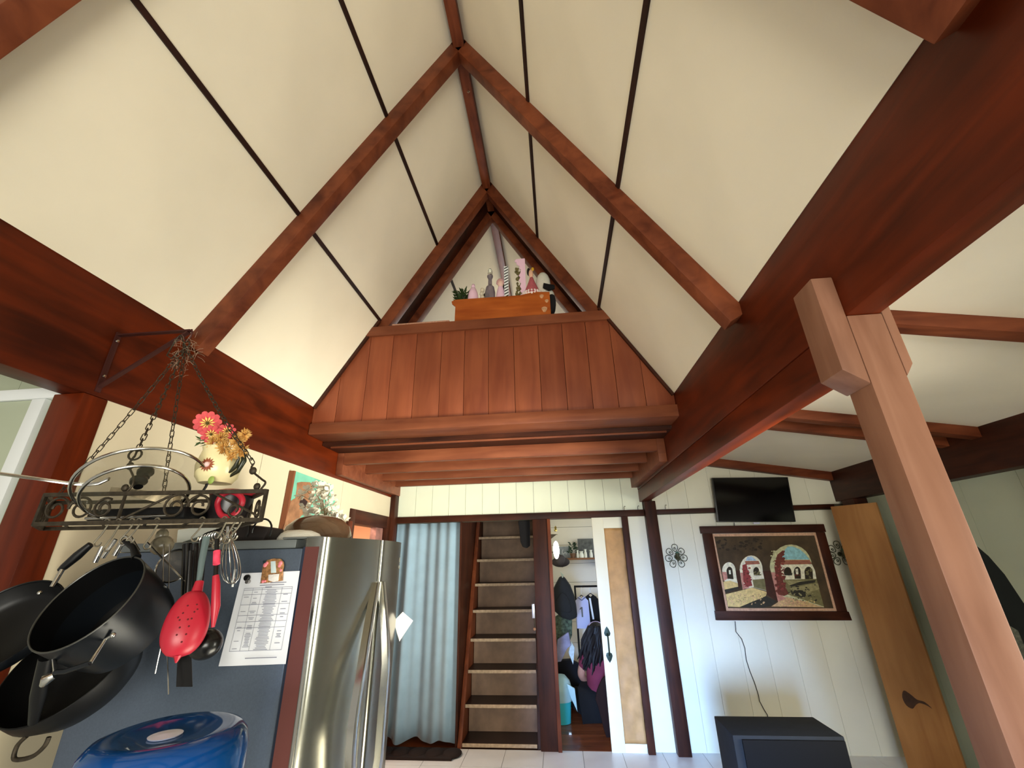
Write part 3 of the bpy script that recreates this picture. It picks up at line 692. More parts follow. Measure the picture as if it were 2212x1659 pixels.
# big right arch
A = arch(1000, 1560, 345, 640)
paint('arch', A + [(1620, 800), (1720, 1180), (1110, 1110), (1010, 700)])
paint('sky', [(1155, 545), (1180, 440), (1240, 370), (1310, 372), (1400, 410), (1470, 470), (1530, 545)])
paint('roof', [(1130, 555), (1530, 550), (1560, 605), (1130, 612)])
paint('wall', [(1120, 615), (1560, 608), (1600, 690), (1620, 800), (1180, 815)])
for c0, c1, t, b in ((1185, 1290, 645, 755), (1320, 1410, 640, 800), (1460, 1570, 640, 820)):
    paint('dark', arch(c0, c1, t, t + 70) + [(c1 + 5, b), (c0 + 12, b)])
paint('white', [(1340, 670), (1375, 665), (1380, 740), (1350, 745)])
paint('grass', [(1180, 812), (1620, 800), (1720, 1170), (1240, 1010)])
paint('grass2', [(1200, 820), (1500, 830), (1260, 890)]); paint('shad', [(1255, 890), (1400, 840), (1610, 815), (1600, 850), (1480, 870), (1290, 905)])
paint('grass2', [(1260, 930), (1500, 880), (1640, 860), (1660, 940), (1400, 1010)])
paint('shad', [(1280, 985), (1330, 950), (1430, 950), (1490, 1010), (1450, 1060), (1380, 1035), (1300, 1010)])
paint('dirt', [(1020, 1168), (1215, 1040), (1500, 1110), (1720, 1180)])
paint('pink', [(1010, 715), (1080, 715), (1120, 1000), (1220, 1060), (1110, 1105), (1075, 960)])
paint('vine', [(1100, 480), (1170, 425), (1205, 430), (1150, 540), (1140, 640), (1160, 760), (1200, 900), (1255, 1000), (1190, 1030), (1110, 1010), (1085, 800), (1060, 640)])
# middle arch
A = arch(600, 905, 490, 680)
paint('wall', A + [(925, 800), (955, 960), (780, 915), (640, 940), (610, 760)])
paint('skyd', [(680, 560), (700, 510), (760, 505), (830, 560)])
paint('roof', [(670, 565), (850, 562), (870, 605), (680, 615)])
paint('dark', arch(780, 860, 645, 705) + [(880, 755), (790, 755)])
paint('grass', [(770, 812), (930, 800), (955, 955), (790, 915)])
paint('pink', [(608, 720), (640, 720), (655, 870), (735, 915), (640, 945), (620, 800)])
paint('red', [(635, 620), (690, 600), (715, 720), (770, 890), (700, 910), (650, 840)])
# left arch
A = arch(368, 545, 580, 690)
paint('wall', A + [(562, 810), (575, 860), (470, 830), (400, 835), (375, 740)])
paint('dark', arch(425, 505, 640, 700) + [(520, 805), (440, 800)]); paint('white', [(455, 685), (480, 685), (485, 740), (460, 740)])
paint('pink', [(365, 710), (425, 710), (440, 800), (390, 830)])
paint('sand', [(385, 840), (470, 825), (575, 860), (580, 905), (395, 945)])
paint('shad', [(395, 950), (580, 905), (600, 930), (420, 985)])
paint('sand', [(415, 1005), (770, 918), (965, 975), (945, 1030), (600, 1175), (445, 1170)])
paint('shad', [(600, 1178), (950, 1032), (1090, 1100), (1010, 1165), (900, 1185)])
paint('pier', [(905, 700), (1010, 690), (1110, 1110), (960, 1010), (930, 800)])
paint('pier', [(548, 690), (602, 690), (632, 900), (585, 930)])
pr_ = random.Random(4)
def dab(col, x0, y0, x1, y1, n, r0, r1, sk=0):
    for _ in range(n):
        u, v = pr_.random(), pr_.random(); cx_ = x0 + (x1 - x0) * u + sk * v; cy_ = y0 + (y1 - y0) * v; r = pr_.uniform(r0, r1)
        layer[0] += .05; pic.cur = keys.index(col)
        pic.face([PP(*QC(cx_ + r * 1.3 * math.cos(a), cy_ + r * pr_.uniform(.6, 1.1) * math.sin(a)), off=.0003 + layer[0] * .00006) for a in [i * PI / 3 for i in range(6)]])
dab('vine', 1060, 470, 1180, 1000, 70, 8, 26, 30); dab('red', 1070, 560, 1170, 980, 30, 5, 14, 40); dab('arch', 1020, 400, 1080, 640, 16, 6, 14)
dab('red', 640, 640, 730, 900, 30, 8, 20, 20); dab('vine', 650, 660, 730, 900, 14, 5, 12, 20)
dab('shad', 1190, 730, 1290, 750, 14, 6, 12); dab('grass', 790, 700, 880, 750, 12, 6, 12); dab('vine', 1330, 700, 1400, 790, 8, 5, 11); dab('grass', 1470, 660, 1560, 800, 16, 7, 15)
dab('dirt', 450, 1000, 930, 1150, 50, 5, 12); dab('dark', 500, 1020, 880, 1130, 26, 3, 6); dab('sand', 1120, 1090, 1600, 1170, 44, 4, 10); dab('pink', 1150, 1080, 1500, 1170, 30, 4, 8)
dab('grass2', 1250, 900, 1660, 1100, 34, 6, 16, 20); dab('shad', 1240, 870, 1600, 1090, 26, 5, 14, 20); dab('dark', 300, 270, 900, 430, 40, 8, 24)
pic.build('painted_scene', mats, pt)
# sconces
def sconce(cx_, cy_, label):
    p = atY((cx_, cy_), 4.66)
    s = empty('candle_sconce', (p.x, 4.67, p.z), label, 'sconce', 'iron sconces either side of the painting')
    for k in range(7):
        a = PI / 2 + (k - 3) * .86; er = Vector((math.cos(a), 0, math.sin(a))); et = Vector((-math.sin(a), 0, math.cos(a)))
        c0 = Vector((p.x, 4.668, p.z)); ro = .072 if k != 3 else .084
        MB().tube([c0 + er * (ro - .034 * math.cos(t)) + et * (.024 * math.sin(t) * (1.15 - .3 * math.cos(t))) for t in [2 * PI * i / 18 for i in range(18)]], .0034, 6, closed=True).build('scroll', M['sc'], s, smooth=True)
        MB().tube([c0 + er * (ro - .006 + (.012 - .006 * i / 12) * math.cos(i * .75)) + et * ((.012 - .006 * i / 12) * math.sin(i * .75)) for i in range(12)], .0026, 5).build('curl', M['sc'], s, smooth=True)
    MB().lathe([(.020, 0), (.020, .004), (.008, .006), (.008, .012)], (p.x, 4.668, p.z), (0, -1, 0), 16).build('back_plate', M['sc'], s, smooth=True)
    MB().tube([(p.x, 4.66, p.z), (p.x, 4.62, p.z - .04), (p.x, 4.60, p.z - .03)], .005, 6).build('arm', M['sc'], s, smooth=True)
    MB().lathe([(.004, -.03), (.020, -.025), (.030, -.012), (.018, 0), (.018, .018), (.024, .034), (.022, .034), (.014, .008)], (p.x, 4.60, p.z), (0, 0, 1), 16).build('cup', M['sc'], s, smooth=True)
    MB().lathe([(.015, .0), (.015, .045), (0, .05)], (p.x, 4.60, p.z), (0, 0, 1), 12).build('candle', plain('dark_green_candle', (50, 96, 74), .5), s, smooth=True)
M['sc'] = plain('sconce_iron', (74, 76, 54), .5, .5)
sconce(1461, 1203, 'scrolled iron candle sconce on the wall left of the painting')
sconce(1815, 1197, 'scrolled iron candle sconce right of the painting, half behind the plywood')
# cables
def cable(pix, Y, label, name='cable', r=.0035):
    pts = [atY(q, Y) for q in pix]
    o = MB().tube(pts, r, 6).build(name, M['black'], smooth=True); tag(o, label, 'cable')
cable([(1586, 1129), (1587, 1138)], 4.66, 'short black cable between television and painting')
cable([(1588, 1342), (1590, 1365), (1602, 1380), (1609, 1400), (1612, 1425), (1620, 1450), (1630, 1475), (1638, 1500), (1641, 1515), (1650, 1532), (1658, 1545), (1662, 1570)], 4.66, 'thin black cable dangling from the painting towards the dark cabinet')
# dark cabinet
DG = plain('charcoal_panel', (28, 31, 35), .8, spec=.25, noise=.15, nscale=20)
dcb = empty('box_cabinet', (1.06, 2.85, 0), 'charcoal box-shaped cabinet standing below the painting', 'cabinet')
MB().box(.805, 1.33, 2.71, 2.985, .035, .75).build('carcass', DG, dcb, bevel=.006)
MB().box(.845, 1.325, 2.698, 2.709, .06, .735).build('door', plain('black_panel', (6, 6, 8), .85, spec=.2), dcb, bevel=.003)
for x in (.84, 1.29):
    for y in (2.74, 2.95): MB().box(x - .02, x + .02, y - .02, y + .02, 0, .034).build('foot', M['black'], dcb)
# plywood leaf
pw0, pw1 = atY((1792, 1089), 4.42), atY((1893, 1091), 4.12)
PLY = wood('plywood_honey', (168, 122, 74), (134, 90, 50), 'Z', 1.6, .5, .1, .0)
pw = empty('plywood_leaf', (pw0.x, pw0.y, 0), 'tall honey-coloured plywood board standing in the corner behind the post', 'board')
d = (pw1 - pw0); d.z = 0; L_ = d.length; d.normalize(); nn = Vector((-d.y, d.x, 0))
zt = (pw0.z + pw1.z) / 2
MB().prism([Vector((pw0.x, pw0.y, 0)), Vector((pw0.x, pw0.y, 0)) + d * (L_), Vector((pw0.x, pw0.y, zt)) + d * (L_), Vector((pw0.x, pw0.y, zt))], nn * .03).build('board', PLY, pw, bevel=.003)
kp = atY((1935, 1490), 4.27)
t_ = ((kp.x - pw0.x) / d.x) - .02
kz = .50
km = MB(); c = Vector((pw0.x, pw0.y, 0)) + d * (L_ * .45) - nn * .0008
def wp(u, z): return c + d * u + Vector((0, 0, z))
km.face(smooth([wp(-.03, kz + .05), wp(-.055, kz + .0), wp(-.045, kz - .05), wp(-.01, kz - .065), wp(.02, kz - .035), wp(.05, kz - .015), wp(.09, kz - .02), wp(.12, kz - .035), wp(.085, kz + .0), wp(.04, kz + .005), wp(.01, kz + .03)], 3, True))
km.build('knot', plain('dark_knot', (60, 34, 18), .6, noise=.4, nscale=40), pw)
# black coat hanging at the right wall
o = MB(); base = [(2104, 1168), (2140, 1200), (2175, 1240), (2215, 1300), (2260, 1360), (2260, 1640), (2150, 1640), (2120, 1500)]
o.prism([atY(q, 2.95) for q in base], (.0, .12, 0))
tag(o.build('black_coat', plain('greenish_black_cloth', (10, 16, 14), .95, noise=.3, nscale=12), bevel=.03), 'greenish-black coat hanging against the right aisle wall', 'coat')
o = MB(); o.prism([atY(q, 2.9) for q in ((2183, 1352), (2200, 1362), (2216, 1400), (2222, 1450), (2205, 1420), (2195, 1385))], (0, .03, 0))
tag(o.build('patterned_scarf', plain('grey_patterned_cloth', (84, 86, 74), .9, noise=.6, nscale=60), bevel=.004), 'grey patterned cloth in front of the black coat at the right edge', 'cloth')
# ================================================================== BEDROOM
WY = 6.6
bb = MB().box(-.3, 2.25, WY + .012, WY + .06, 0, 2.6).build('wall_bedroom', M['gap']); tag(bb, 'cream horizontal board wall at the back of the bedroom', 'wall', kind='structure')
for k in range(10):
    z = .02 + k * .245; MB().box(-.3, 2.25, WY, WY + .013, z + .002, z + .243).build('wall_board', M['wallw'], bb)
bs = MB(); bs.box(-.249, -.235, YB + .1, WY, 0, 2.6); bs.box(2.2, 2.25, YB + .1, 4.95, 0, 2.6); bs.box(2.2, 2.25, 6.1, WY, 0, 2.6); bs.box(2.2, 2.25, 4.95, 6.1, 0, .9); bs.box(-.25, 2.25, YB + .1, WY + .05, 2.42, 2.46)
tag(bs.build('wall_bedroom', M['wallw']), 'cream bedroom side walls and low ceiling', 'wall', kind='structure')
# wall shelf with things
def bq(px, py, Y=6.45): return atY((px, py), Y)
sh = bq(1250, 1205)
shelf = empty('wall_shelf', (sh.x, 6.52, sh.z), 'long wooden shelf on the bedroom wall holding frames and mugs', 'shelf')
zs = sh.z
MB().box(-.05, .62, 6.42, 6.598, zs - .025, zs).build('board', wood('shelf_wood', (140, 96, 60), (100, 62, 36), 'X', 3), shelf, bevel=.003)
for x in (.02, .5): MB().prism([(x, 6.597, zs - .026), (x, 6.46, zs - .026), (x, 6.597, zs - .12)], (.018, 0, 0)).build('bracket', M['darkZ'], shelf)
zz = zs + .0005
def pic_frame(px0, px1, pyt, face, label, edge):
    a, b = bq(px0, 1200, 6.53), bq(px1, 1200, 6.53); zt = bq(px0, pyt, 6.53).z
    f = empty('picture_frame', ((a.x + b.x) / 2, 6.53, zz), label, 'frame')
    MB().box(a.x, b.x, 6.52, 6.54, zz, zt).build('border', edge, f, bevel=.002)
    MB().box(a.x + .018, b.x - .018, 6.517, 6.5195, zz + .018, zt - .018).build('picture', face, f)
    return f, a, b, zt
GRY = plain('grey_board', (150, 158, 160), .6, noise=.2, nscale=20)
f, a, b, zt = pic_frame(1207, 1231, 1181, GRY, 'grey square board with a pale curl motif on the bedroom shelf', GRY)
cc = Vector(((a.x + b.x) / 2, 6.516, (zz + zt) / 2))
MB().tube([cc + Vector((.03 * math.cos(t * .55) * (1 - t * .03), 0, .02 * math.sin(t * 1.1) + .006 * t - .03)) for t in range(9)], .005, 6).build('motif', M['white'], f, smooth=True)
pic_frame(1250, 1284, 1164, plain('dim_picture', (92, 92, 82), .6, noise=.6, nscale=24), 'dark-framed grey picture at the right end of the bedroom shelf', plain('picture_edge', (96, 96, 88), .6))
o = bq(1238, 1200, 6.48)
pot = empty('potted_plant', (o.x, 6.48, zz), 'small dark green potted plant on the bedroom shelf', 'plant')
MB().lathe([(.03, 0), (.04, .05), (.043, .06), (.034, .06), (0, .055)], (o.x, 6.48, zz), n=16).build('pot', plain('brown_pot', (120, 88, 62), .7), pot, smooth=True)
lf_ = MB()
for k in range(60):
    a_ = random.uniform(0, 2 * PI); r = random.uniform(0, .06); hgt = random.uniform(.06, .20); cc = Vector((o.x + r * math.cos(a_) * (1.3 - hgt * 4), 6.48 + r * .5 * math.sin(a_), zz + hgt))
    dd = Vector((math.cos(a_), math.sin(a_) * .5, .4)).normalized(); u = dd.orthogonal().normalized() * .012
    lf_.face([cc, cc + dd * .02 + u, cc + dd * .045, cc + dd * .02 - u])
lf_.build('foliage', plain('plant_green', (40, 62, 40), .7), pot)
for px, w_, h_, lab in ((1248, .018, .10, 'slim ivory candle jar on the bedroom shelf, left of the mugs'), (1256, .035, .085, 'white mug on the bedroom shelf, nearest the ivory candle jar'), (1265, .022, .11, 'slim white figurine between the two white mugs on the shelf'), (1277, .024, .10, 'white mug at the right end of the bedroom shelf')):
    o = bq(px, 1200, 6.45)
    tag(MB().lathe([(w_ * .9, 0), (w_, h_ * .3), (w_ * .85, h_ * .6), (w_ * .6, h_ * .75), (w_ * .85, h_), (w_ * .7, h_), (w_ * .4, h_ * .8), (0, h_ * .78)], (o.x, 6.45, zz), n=14).build('mug', M['wally'], smooth=True), lab, 'mug')
# hooded shelf top left
o = atY((1193, 1152), 5.15)
s2 = empty('corner_shelf', (o.x, 5.15, o.z), 'small bracket shelf high on the left bedroom wall', 'shelf')
MB().box(-.234, o.x + .06, 5.02, 5.30, o.z - .012, o.z + .012).build('board', plain('pale_shelf', (196, 188, 164), .6), s2)
MB().prism([(-.234, 5.15, o.z - .013), (o.x + .05, 5.15, o.z - .013), (-.234, 5.15, o.z - .16)], (0, .014, 0)).build('bracket', M['iron'], s2)
q = atY((1184, 1140), 5.12)
tag(MB().box(q.x - .02, q.x + .03, 5.09, 5.15, o.z + .0125, o.z + .115).build('cream_tin', M['wallw'], bevel=.006), 'cream tin on the small bracket shelf', 'tin')
q = atY((1198, 1146), 5.15)
tag(MB().lathe([(.012, 0), (.02, .02), (.01, .04), (.016, .05), (0, .07)], (o.x + .04, 5.15, o.z + .0125), n=12).build('gold_ornament', plain('gold', (214, 190, 110), .25, .9), smooth=True), 'small gold ornament on the end of the bracket shelf', 'ornament')
# bright oval of glare, built as a glowing ellipsoid on an added arm
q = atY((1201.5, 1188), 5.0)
ol = empty('oval_glare', q, 'glowing white oval of glare high on the left inside the bedroom', 'glare')
MB().ball(q, .033, .012, .092, 20).build('glow_ball', plain('glare_glow', (255, 255, 250), .4, emit=(255, 255, 250), es=6), ol, smooth=True)
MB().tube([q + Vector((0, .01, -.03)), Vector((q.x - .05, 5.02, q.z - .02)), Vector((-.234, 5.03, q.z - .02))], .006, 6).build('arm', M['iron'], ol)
# hat, backpack and clothes hung on the left
q = atY((1211, 1214), 5.3)
ht = empty('dark_hat', q, 'dark felt hat hanging above the black backpack', 'hat')
MB().ball(q, .105, .07, .055, 18).build('brim', plain('brown_black_felt', (46, 40, 38), .85), ht, smooth=True)
MB().ball(q + Vector((.0, -.03, .02)), .06, .06, .06, 16).build('crown', plain('felt_crown', (58, 52, 50), .8), ht, smooth=True)
q = atY((1216, 1280), 5.3)
bk = empty('backpack', q, 'big black backpack hanging on the left bedroom wall', 'bag')
BKM = plain('green_black_nylon', (8, 13, 13), .7, noise=.4, nscale=14)
ring = [(.02, .20), (.05, .17), (.10, .10), (.135, .0), (.15, -.10), (.155, -.22), (.07, -.25), (-.02, -.22), (-.09, -.16), (-.12, -.05), (-.115, .03), (-.06, .12), (-.02, .18)]
cc = atY((1214, 1285), 5.3)
MB().prism([(cc.x + a, 5.24, cc.z + b) for a, b in ring], (0, .12, 0)).build('body', BKM, bk, bevel=.03)
MB().prism([(cc.x + a * .6, 5.21, cc.z - .06 + b * .45) for a, b in ring], (0, .04, 0)).build('pocket', BKM, bk, bevel=.012)
MB().tube([(cc.x + .02, 5.22, cc.z + .18), (cc.x + .0, 5.21, cc.z + .24), (cc.x + .03, 5.22, cc.z + .20)], .008, 6).build('strap', M['wallgr'], bk)
def cloth_drape(name, pix, Y, mat, label, cat='clothes', d=.05, bev=.012, par=None):
    o = MB().prism([atY(q, Y) for q in pix], (0, d, 0)).build(name, mat, par, bevel=bev)
    if par is None: tag(o, label, cat)
    return o
cloth_drape('camouflage_jacket', [(1196, 1335), (1215, 1322), (1236, 1330), (1236, 1372), (1226, 1400), (1215, 1420), (1198, 1440), (1190, 1420), (1190, 1360)], 5.35, plain('camouflage_cloth', (82, 96, 78), .95, noise=.85, nscale=34), 'mottled green camouflage jacket below the backpack')
cloth_drape('grey_shirt', [(1204, 1382), (1228, 1365), (1234, 1395), (1226, 1400), (1212, 1430), (1200, 1430)], 5.28, plain('lilac_grey_cloth', (142, 142, 168), .9, noise=.25, nscale=20), 'lilac-grey striped shirt hanging low beside the doorway')
cloth_drape('navy_blanket', [(1188, 1428), (1232, 1425), (1262, 1440), (1262, 1535), (1190, 1530)], 5.86, plain('navy_black_blanket', (7, 7, 14), .95), 'navy-black blanket heaped behind the teal bin', 'blanket', .1, .03)
cloth_drape('white_towel', [(1234, 1385), (1241, 1398), (1240, 1420), (1238, 1436), (1228, 1410)], 5.5, plain('white_towel', (214, 232, 236), .9, noise=.2, nscale=50), 'white patterned towel beside the seated person', 'towel', .03, .006)
# clothes rail
ra, rb_ = atY((1240, 1267), 6.0), atY((1310, 1267), 6.0)
rl = empty('clothes_rail', ((ra.x + rb_.x) / 2, 6.0, 0), 'black metal clothes rail in the bedroom', 'rack')
xe = .75
MB().tube([(ra.x + .0, 6.0, ra.z), (xe, 6.0, ra.z)], .012, 8).build('top_bar', M['black'], rl)
for x in (ra.x + .01, xe): MB().tube([(x, 6.0, .03), (x, 6.0, ra.z)], .012, 8).build('upright', M['black'], rl)
MB().tube([(ra.x + .01, 6.0, .80), (xe, 6.0, .80)], .008, 8).build('lower_bar', M['black'], rl)
for x in (ra.x + .01, xe): MB().tube([(x, 5.93, .015), (x, 6.07, .015)], .015, 8).build('foot', M['black'], rl)
def garment(pxc, w_, top, bot, mat, label, white_trim=None, num=None, Y=5.97):
    c0 = atY((pxc, 1300), Y); zt, zb = atY((pxc, top), Y).z, atY((pxc, bot), Y).z
    g = empty('jersey', (c0.x, Y, zt), label, 'clothes')
    x = c0.x; hw = w_ / 2
    MB().prism([(x - hw * .35, Y, zt), (x - hw, Y, zt - .05), (x - hw * 1.05, Y, zb), (x + hw * 1.05, Y, zb), (x + hw, Y, zt - .05), (x + hw * .35, Y, zt), (x, Y, zt - .03)], (0, .02, 0)).build('body', mat, g, bevel=.006)
    MB().tube([(x - hw * .8, Y + .015, zt - .035), (x, Y + .015, zt + .012), (x + hw * .8, Y + .015, zt - .035)], .006, 6).build('hanger', M['black'], g)
    MB().tube([(x, Y + .015, zt + .012), (x, Y + .02, zt + .05), (x + .012, 6.0, ra.z + .014), (x + .0, 6.02, ra.z + .002)], .003, 6).build('hanger_hook', M['white'], g)
    if num:
        zc = zt - .17; MB().box(x - .016, x + .002, Y - .002, Y - .0002, zc - .06, zc + .05).build('number_1', M['black'], g)
        MB().prism([(x - .016, Y - .002, zc + .05), (x - .034, Y - .002, zc + .03), (x - .034, Y - .002, zc + .018), (x - .016, Y - .002, zc + .03)], (0, .0018, 0)).build('number_1', M['black'], g)
        MB().tube([(x - .05, Y - .003, zt - .008), (x, Y - .004, zt - .045), (x + .05, Y - .003, zt - .008)], .008, 6).build('collar', plain('collar_grey', (120, 124, 150), .8), g)
    return g
LV = plain('pale_lilac_jersey', (196, 200, 232), .85)
garment(1257, .16, 1288, 1358, LV, 'pale jersey with the number 1 on the clothes rail', num=1)
garment(1277, .18, 1284, 1352, M['matblack'], 'black garment with a white stripe on the clothes rail', Y=6.04)
cloth_drape('white_sleeve', [(1272, 1292), (1276, 1292), (1284, 1338), (1280, 1338)], 5.94, M['white'], 'white sleeve stripe on the black garment', 'clothes', .006, .001)
# teal bin with bag
q = atZ((1208, 1563), 0); q.x += .035
bn = empty('waste_bin', (q.x - .01, q.y + .03, 0), 'turquoise waste bin with a pale plastic liner on the bedroom floor', 'bin')
TQ = plain('turquoise_plastic', (60, 190, 200), .4)
MB().lathe([(.078, .002), (.092, .20), (.095, .26), (.09, .26), (.074, .01), (0, .01)], (q.x - .01, q.y + .03, 0), n=20).build('tub', TQ, bn, smooth=True)
LN = plain('liner_plastic', (176, 214, 216), .4, noise=.1, nscale=12, alpha=.92)
MB().lathe([(.098, .17), (.103, .25), (.10, .275), (.085, .33), (.05, .37), (0, .38)], (q.x - .01, q.y + .03, 0), n=16).build('liner', LN, bn, smooth=True)
MB().prism([(q.x + .05, q.y - .05, .32), (q.x + .115, q.y - .05, .28), (q.x + .12, q.y - .05, .20), (q.x + .125, q.y - .05, .10), (q.x + .10, q.y - .05, .16), (q.x + .08, q.y - .05, .2)], (0, .02, 0)).build('liner_corner', LN, bn, bevel=.004)
bn.scale = (1.25, 1.1, 1.12)
tag(MB().box(atZ((1229, 1586), 0).x, atZ((1229, 1586), 0).x + .025, 5.05, 5.08, .0005, .012).build('paper_scrap', M['white']), 'tiny white scrap on the bedroom floor', 'scrap')
# dark brown chair back
cp = [(1316, 1452), (1300, 1468), (1290, 1492), (1286, 1510), (1293, 1530), (1304, 1575), (1316, 1612), (1345, 1612), (1345, 1452)]
cb = [atY(q, 5.0) for q in cp]
tag(MB().prism(cb, (0, .035, 0)).build('brown_chair', wood('brown_chair_wood', (44, 20, 14), (24, 10, 7), 'Z', 3, .8, 0), bevel=.008), 'curved dark brown chair side just behind the sliding door', 'chair')
# seated person seen from behind
PX, PYY = .362, 5.50
def skin_mesh(name, verts, edges, radii, mat, parent, root=0, sub=2):
    me = bpy.data.meshes.new(name); lo = Vector(verts[0]); me.from_pydata([Vector(v) - lo for v in verts], edges, []); me.materials.append(mat)
    o = bpy.data.objects.new(name, me); C.objects.link(o); place(o, lo, parent)
    md = o.modifiers.new('skin', 'SKIN'); md.use_smooth_shade = True
    for i, r in enumerate(radii):
        sv = me.skin_vertices[0].data[i]; sv.radius = (r, r) if not isinstance(r, tuple) else r; sv.use_root = (i == root)
    s_ = o.modifiers.new('sub', 'SUBSURF'); s_.levels = sub; s_.render_levels = sub
    dg = bpy.context.evaluated_depsgraph_get(); ev = o.evaluated_get(dg)
    m2 = bpy.data.meshes.new_from_object(ev); o.modifiers.clear(); o.data = m2
    m2.materials.clear(); m2.materials.append(mat)
    m2.polygons.foreach_set('use_smooth', [True] * len(m2.polygons))
    return o
pe = empty('person', (PX, PYY, 0), 'person with long black hair in a maroon shirt, seated on the bedroom floor', 'person')
SK = plain('skin', (196, 140, 118), .6)
x, y = PX, PYY
V = [(x, y, .13), (x, y - .01, .26), (x, y, .40), (x, y + .02, .52), (x, y + .04, .60), (x, y + .045, .66), (x, y + .06, .76),
     (x + .16, y + .02, .535), (x + .22, y - .02, .38), (x + .15, y + .16, .26), (x + .09, y + .26, .24),
     (x - .16, y + .02, .535), (x - .21, y + .04, .38), (x - .14, y + .2, .27), (x - .07, y + .28, .25),
     (x + .10, y + .02, .11), (x + .30, y + .28, .12), (x + .02, y + .38, .07), (x - .05, y + .40, .06),
     (x - .10, y + .02, .11), (x - .30, y + .26, .12), (x - .02, y + .34, .10), (x + .06, y + .34, .10)]
E_ = [(0, 1), (1, 2), (2, 3), (3, 4), (4, 5), (5, 6), (3, 7), (7, 8), (8, 9), (9, 10), (3, 11), (11, 12), (12, 13), (13, 14), (0, 15), (15, 16), (16, 17), (17, 18), (0, 19), (19, 20), (20, 21), (21, 22)]
R_ = [.12, .12, .12, .10, .05, .05, .09, .055, .045, .035, .022, .055, .045, .035, .022, .10, .065, .05, .035, .10, .065, .05, .035]
skin_mesh('body', V, E_, R_, SK, pe)
MR = plain('maroon_cotton', (128, 44, 66), .85, noise=.15, nscale=10)
V2 = [(x, y, .20), (x, y - .01, .30), (x, y, .42), (x, y + .02, .52), (x, y + .04, .585), (x + .155, y + .02, .53), (x + .205, y - .01, .43), (x - .155, y + .02, .53), (x - .2, y + .035, .43)]
skin_mesh('shirt', V2, [(0, 1), (1, 2), (2, 3), (3, 4), (3, 5), (5, 6), (3, 7), (7, 8)], [(.165, .14), (.16, .14), (.165, .135), (.145, .115), .065, .075, .065, .075, .065], MR, pe)
V3 = [(x, y, .13), (x + .11, y + .02, .12), (x + .30, y + .28, .125), (x + .02, y + .37, .08), (x - .11, y + .02, .12), (x - .30, y + .26, .125), (x - .02, y + .33, .105)]
skin_mesh('trousers', V3, [(0, 1), (1, 2), (2, 3), (0, 4), (4, 5), (5, 6)], [(.21, .20), .16, .11, .07, .16, .11, .07], M['matblack'], pe)
HR = plain('black_hair', (18, 12, 14), .5, noise=.4, nscale=60)
hb = MB().ball((x, y + .06, .775), .102, .11, .115, 20)
hr_ = random.Random(11)
for k in range(120):
    a_ = PI * (.92 + 1.2 * k / 119); r0 = hr_.uniform(.5, 1)
    p0 = Vector((x + .09 * r0 * math.cos(a_), y + .06 + .095 * r0 * math.sin(a_), .80 + .05 * hr_.random()))
    ln_ = hr_.uniform(.26, .40); ox = -.05 * hr_.random() - .05; ph = hr_.uniform(0, 6)
    pts = []
    for i in range(8):
        t = i / 7; pts.append(p0 + Vector((p0.x - x, p0.y - y - .06, 0)) * (.55 * t) + Vector((ox * t + .012 * math.sin(ph + t * 9), -.05 * t + .012 * math.cos(ph + t * 8), -ln_ * t)))
    hb.tube(pts, [.022, .026, .026, .026, .024, .02, .013, .004], 6)
ho_ = hb.build('hair', HR, pe, smooth=True); ho_['kind'] = 'stuff'
MB().tube([(x + .10 * math.cos(t), y + .04 + .02 * math.sin(t), .80 + .085 * math.sin(t)) for t in [PI * i / 10 for i in range(11)]], .008, 6).build('hair_band', plain('pale_band', (196, 170, 196), .5), pe, smooth=True)
MB().ball((x + .02, y + .148, .755), .016, .014, .02).build('nose', SK, pe, smooth=True)
# ================================================================== FRIDGE
FY0, FY1, FT = 1.46, 2.204, 1.675
fm = (FY0 + FY1) / 2
fr = empty('refrigerator', (-1.2, fm, 0), 'stainless steel French-door refrigerator with a dark grey side', 'refrigerator')
MB().box(-1.565, -.872, FY0, FY1, .03, FT - .034).build('cabinet', M['fridgeside'], fr, bevel=.004)
MB().box(-1.56, -.90, FY0 + .003, FY1 - .003, FT - .033, FT - .004).build('top_cap', plain('fridge_cap_grey', (112, 118, 118), .4, .3), fr, bevel=.004)
MB().box(-1.5, -.9, FY0 + .05, FY1 - .05, 0, .029).build('plinth', M['black'], fr)
def fx(y): return -.79 + .05 * (1 - ((y - fm) / (FY1 - fm)) ** 2)
def door(y0, y1, z0, z1):
    n_ = 14; r = .014
    ys = [y0 + (y1 - y0) * i / n_ for i in range(n_ + 1)]
    front = [(fx(y) - (r * (1 - math.sqrt(max(0, 1 - (1 - min(1, min(y - y0, y1 - y) / r)) ** 2)))), y, z0) for y in ys]
    extra = []
    for q in (0.0, .003, .007):
        extra.append((fx(y0 + q) - (r * (1 - math.sqrt(max(0, 1 - (1 - q / r) ** 2)))), y0 + q, z0))
    tail = []
    for q in (.007, .003, 0.0):
        tail.append((fx(y1 - q) - (r * (1 - math.sqrt(max(0, 1 - (1 - q / r) ** 2)))), y1 - q, z0))
    pts = [(-.862, y0, z0)] + extra + front[1:-1] + tail + [(-.862, y1, z0)]
    return MB().prism(pts, (0, 0, z1 - z0))
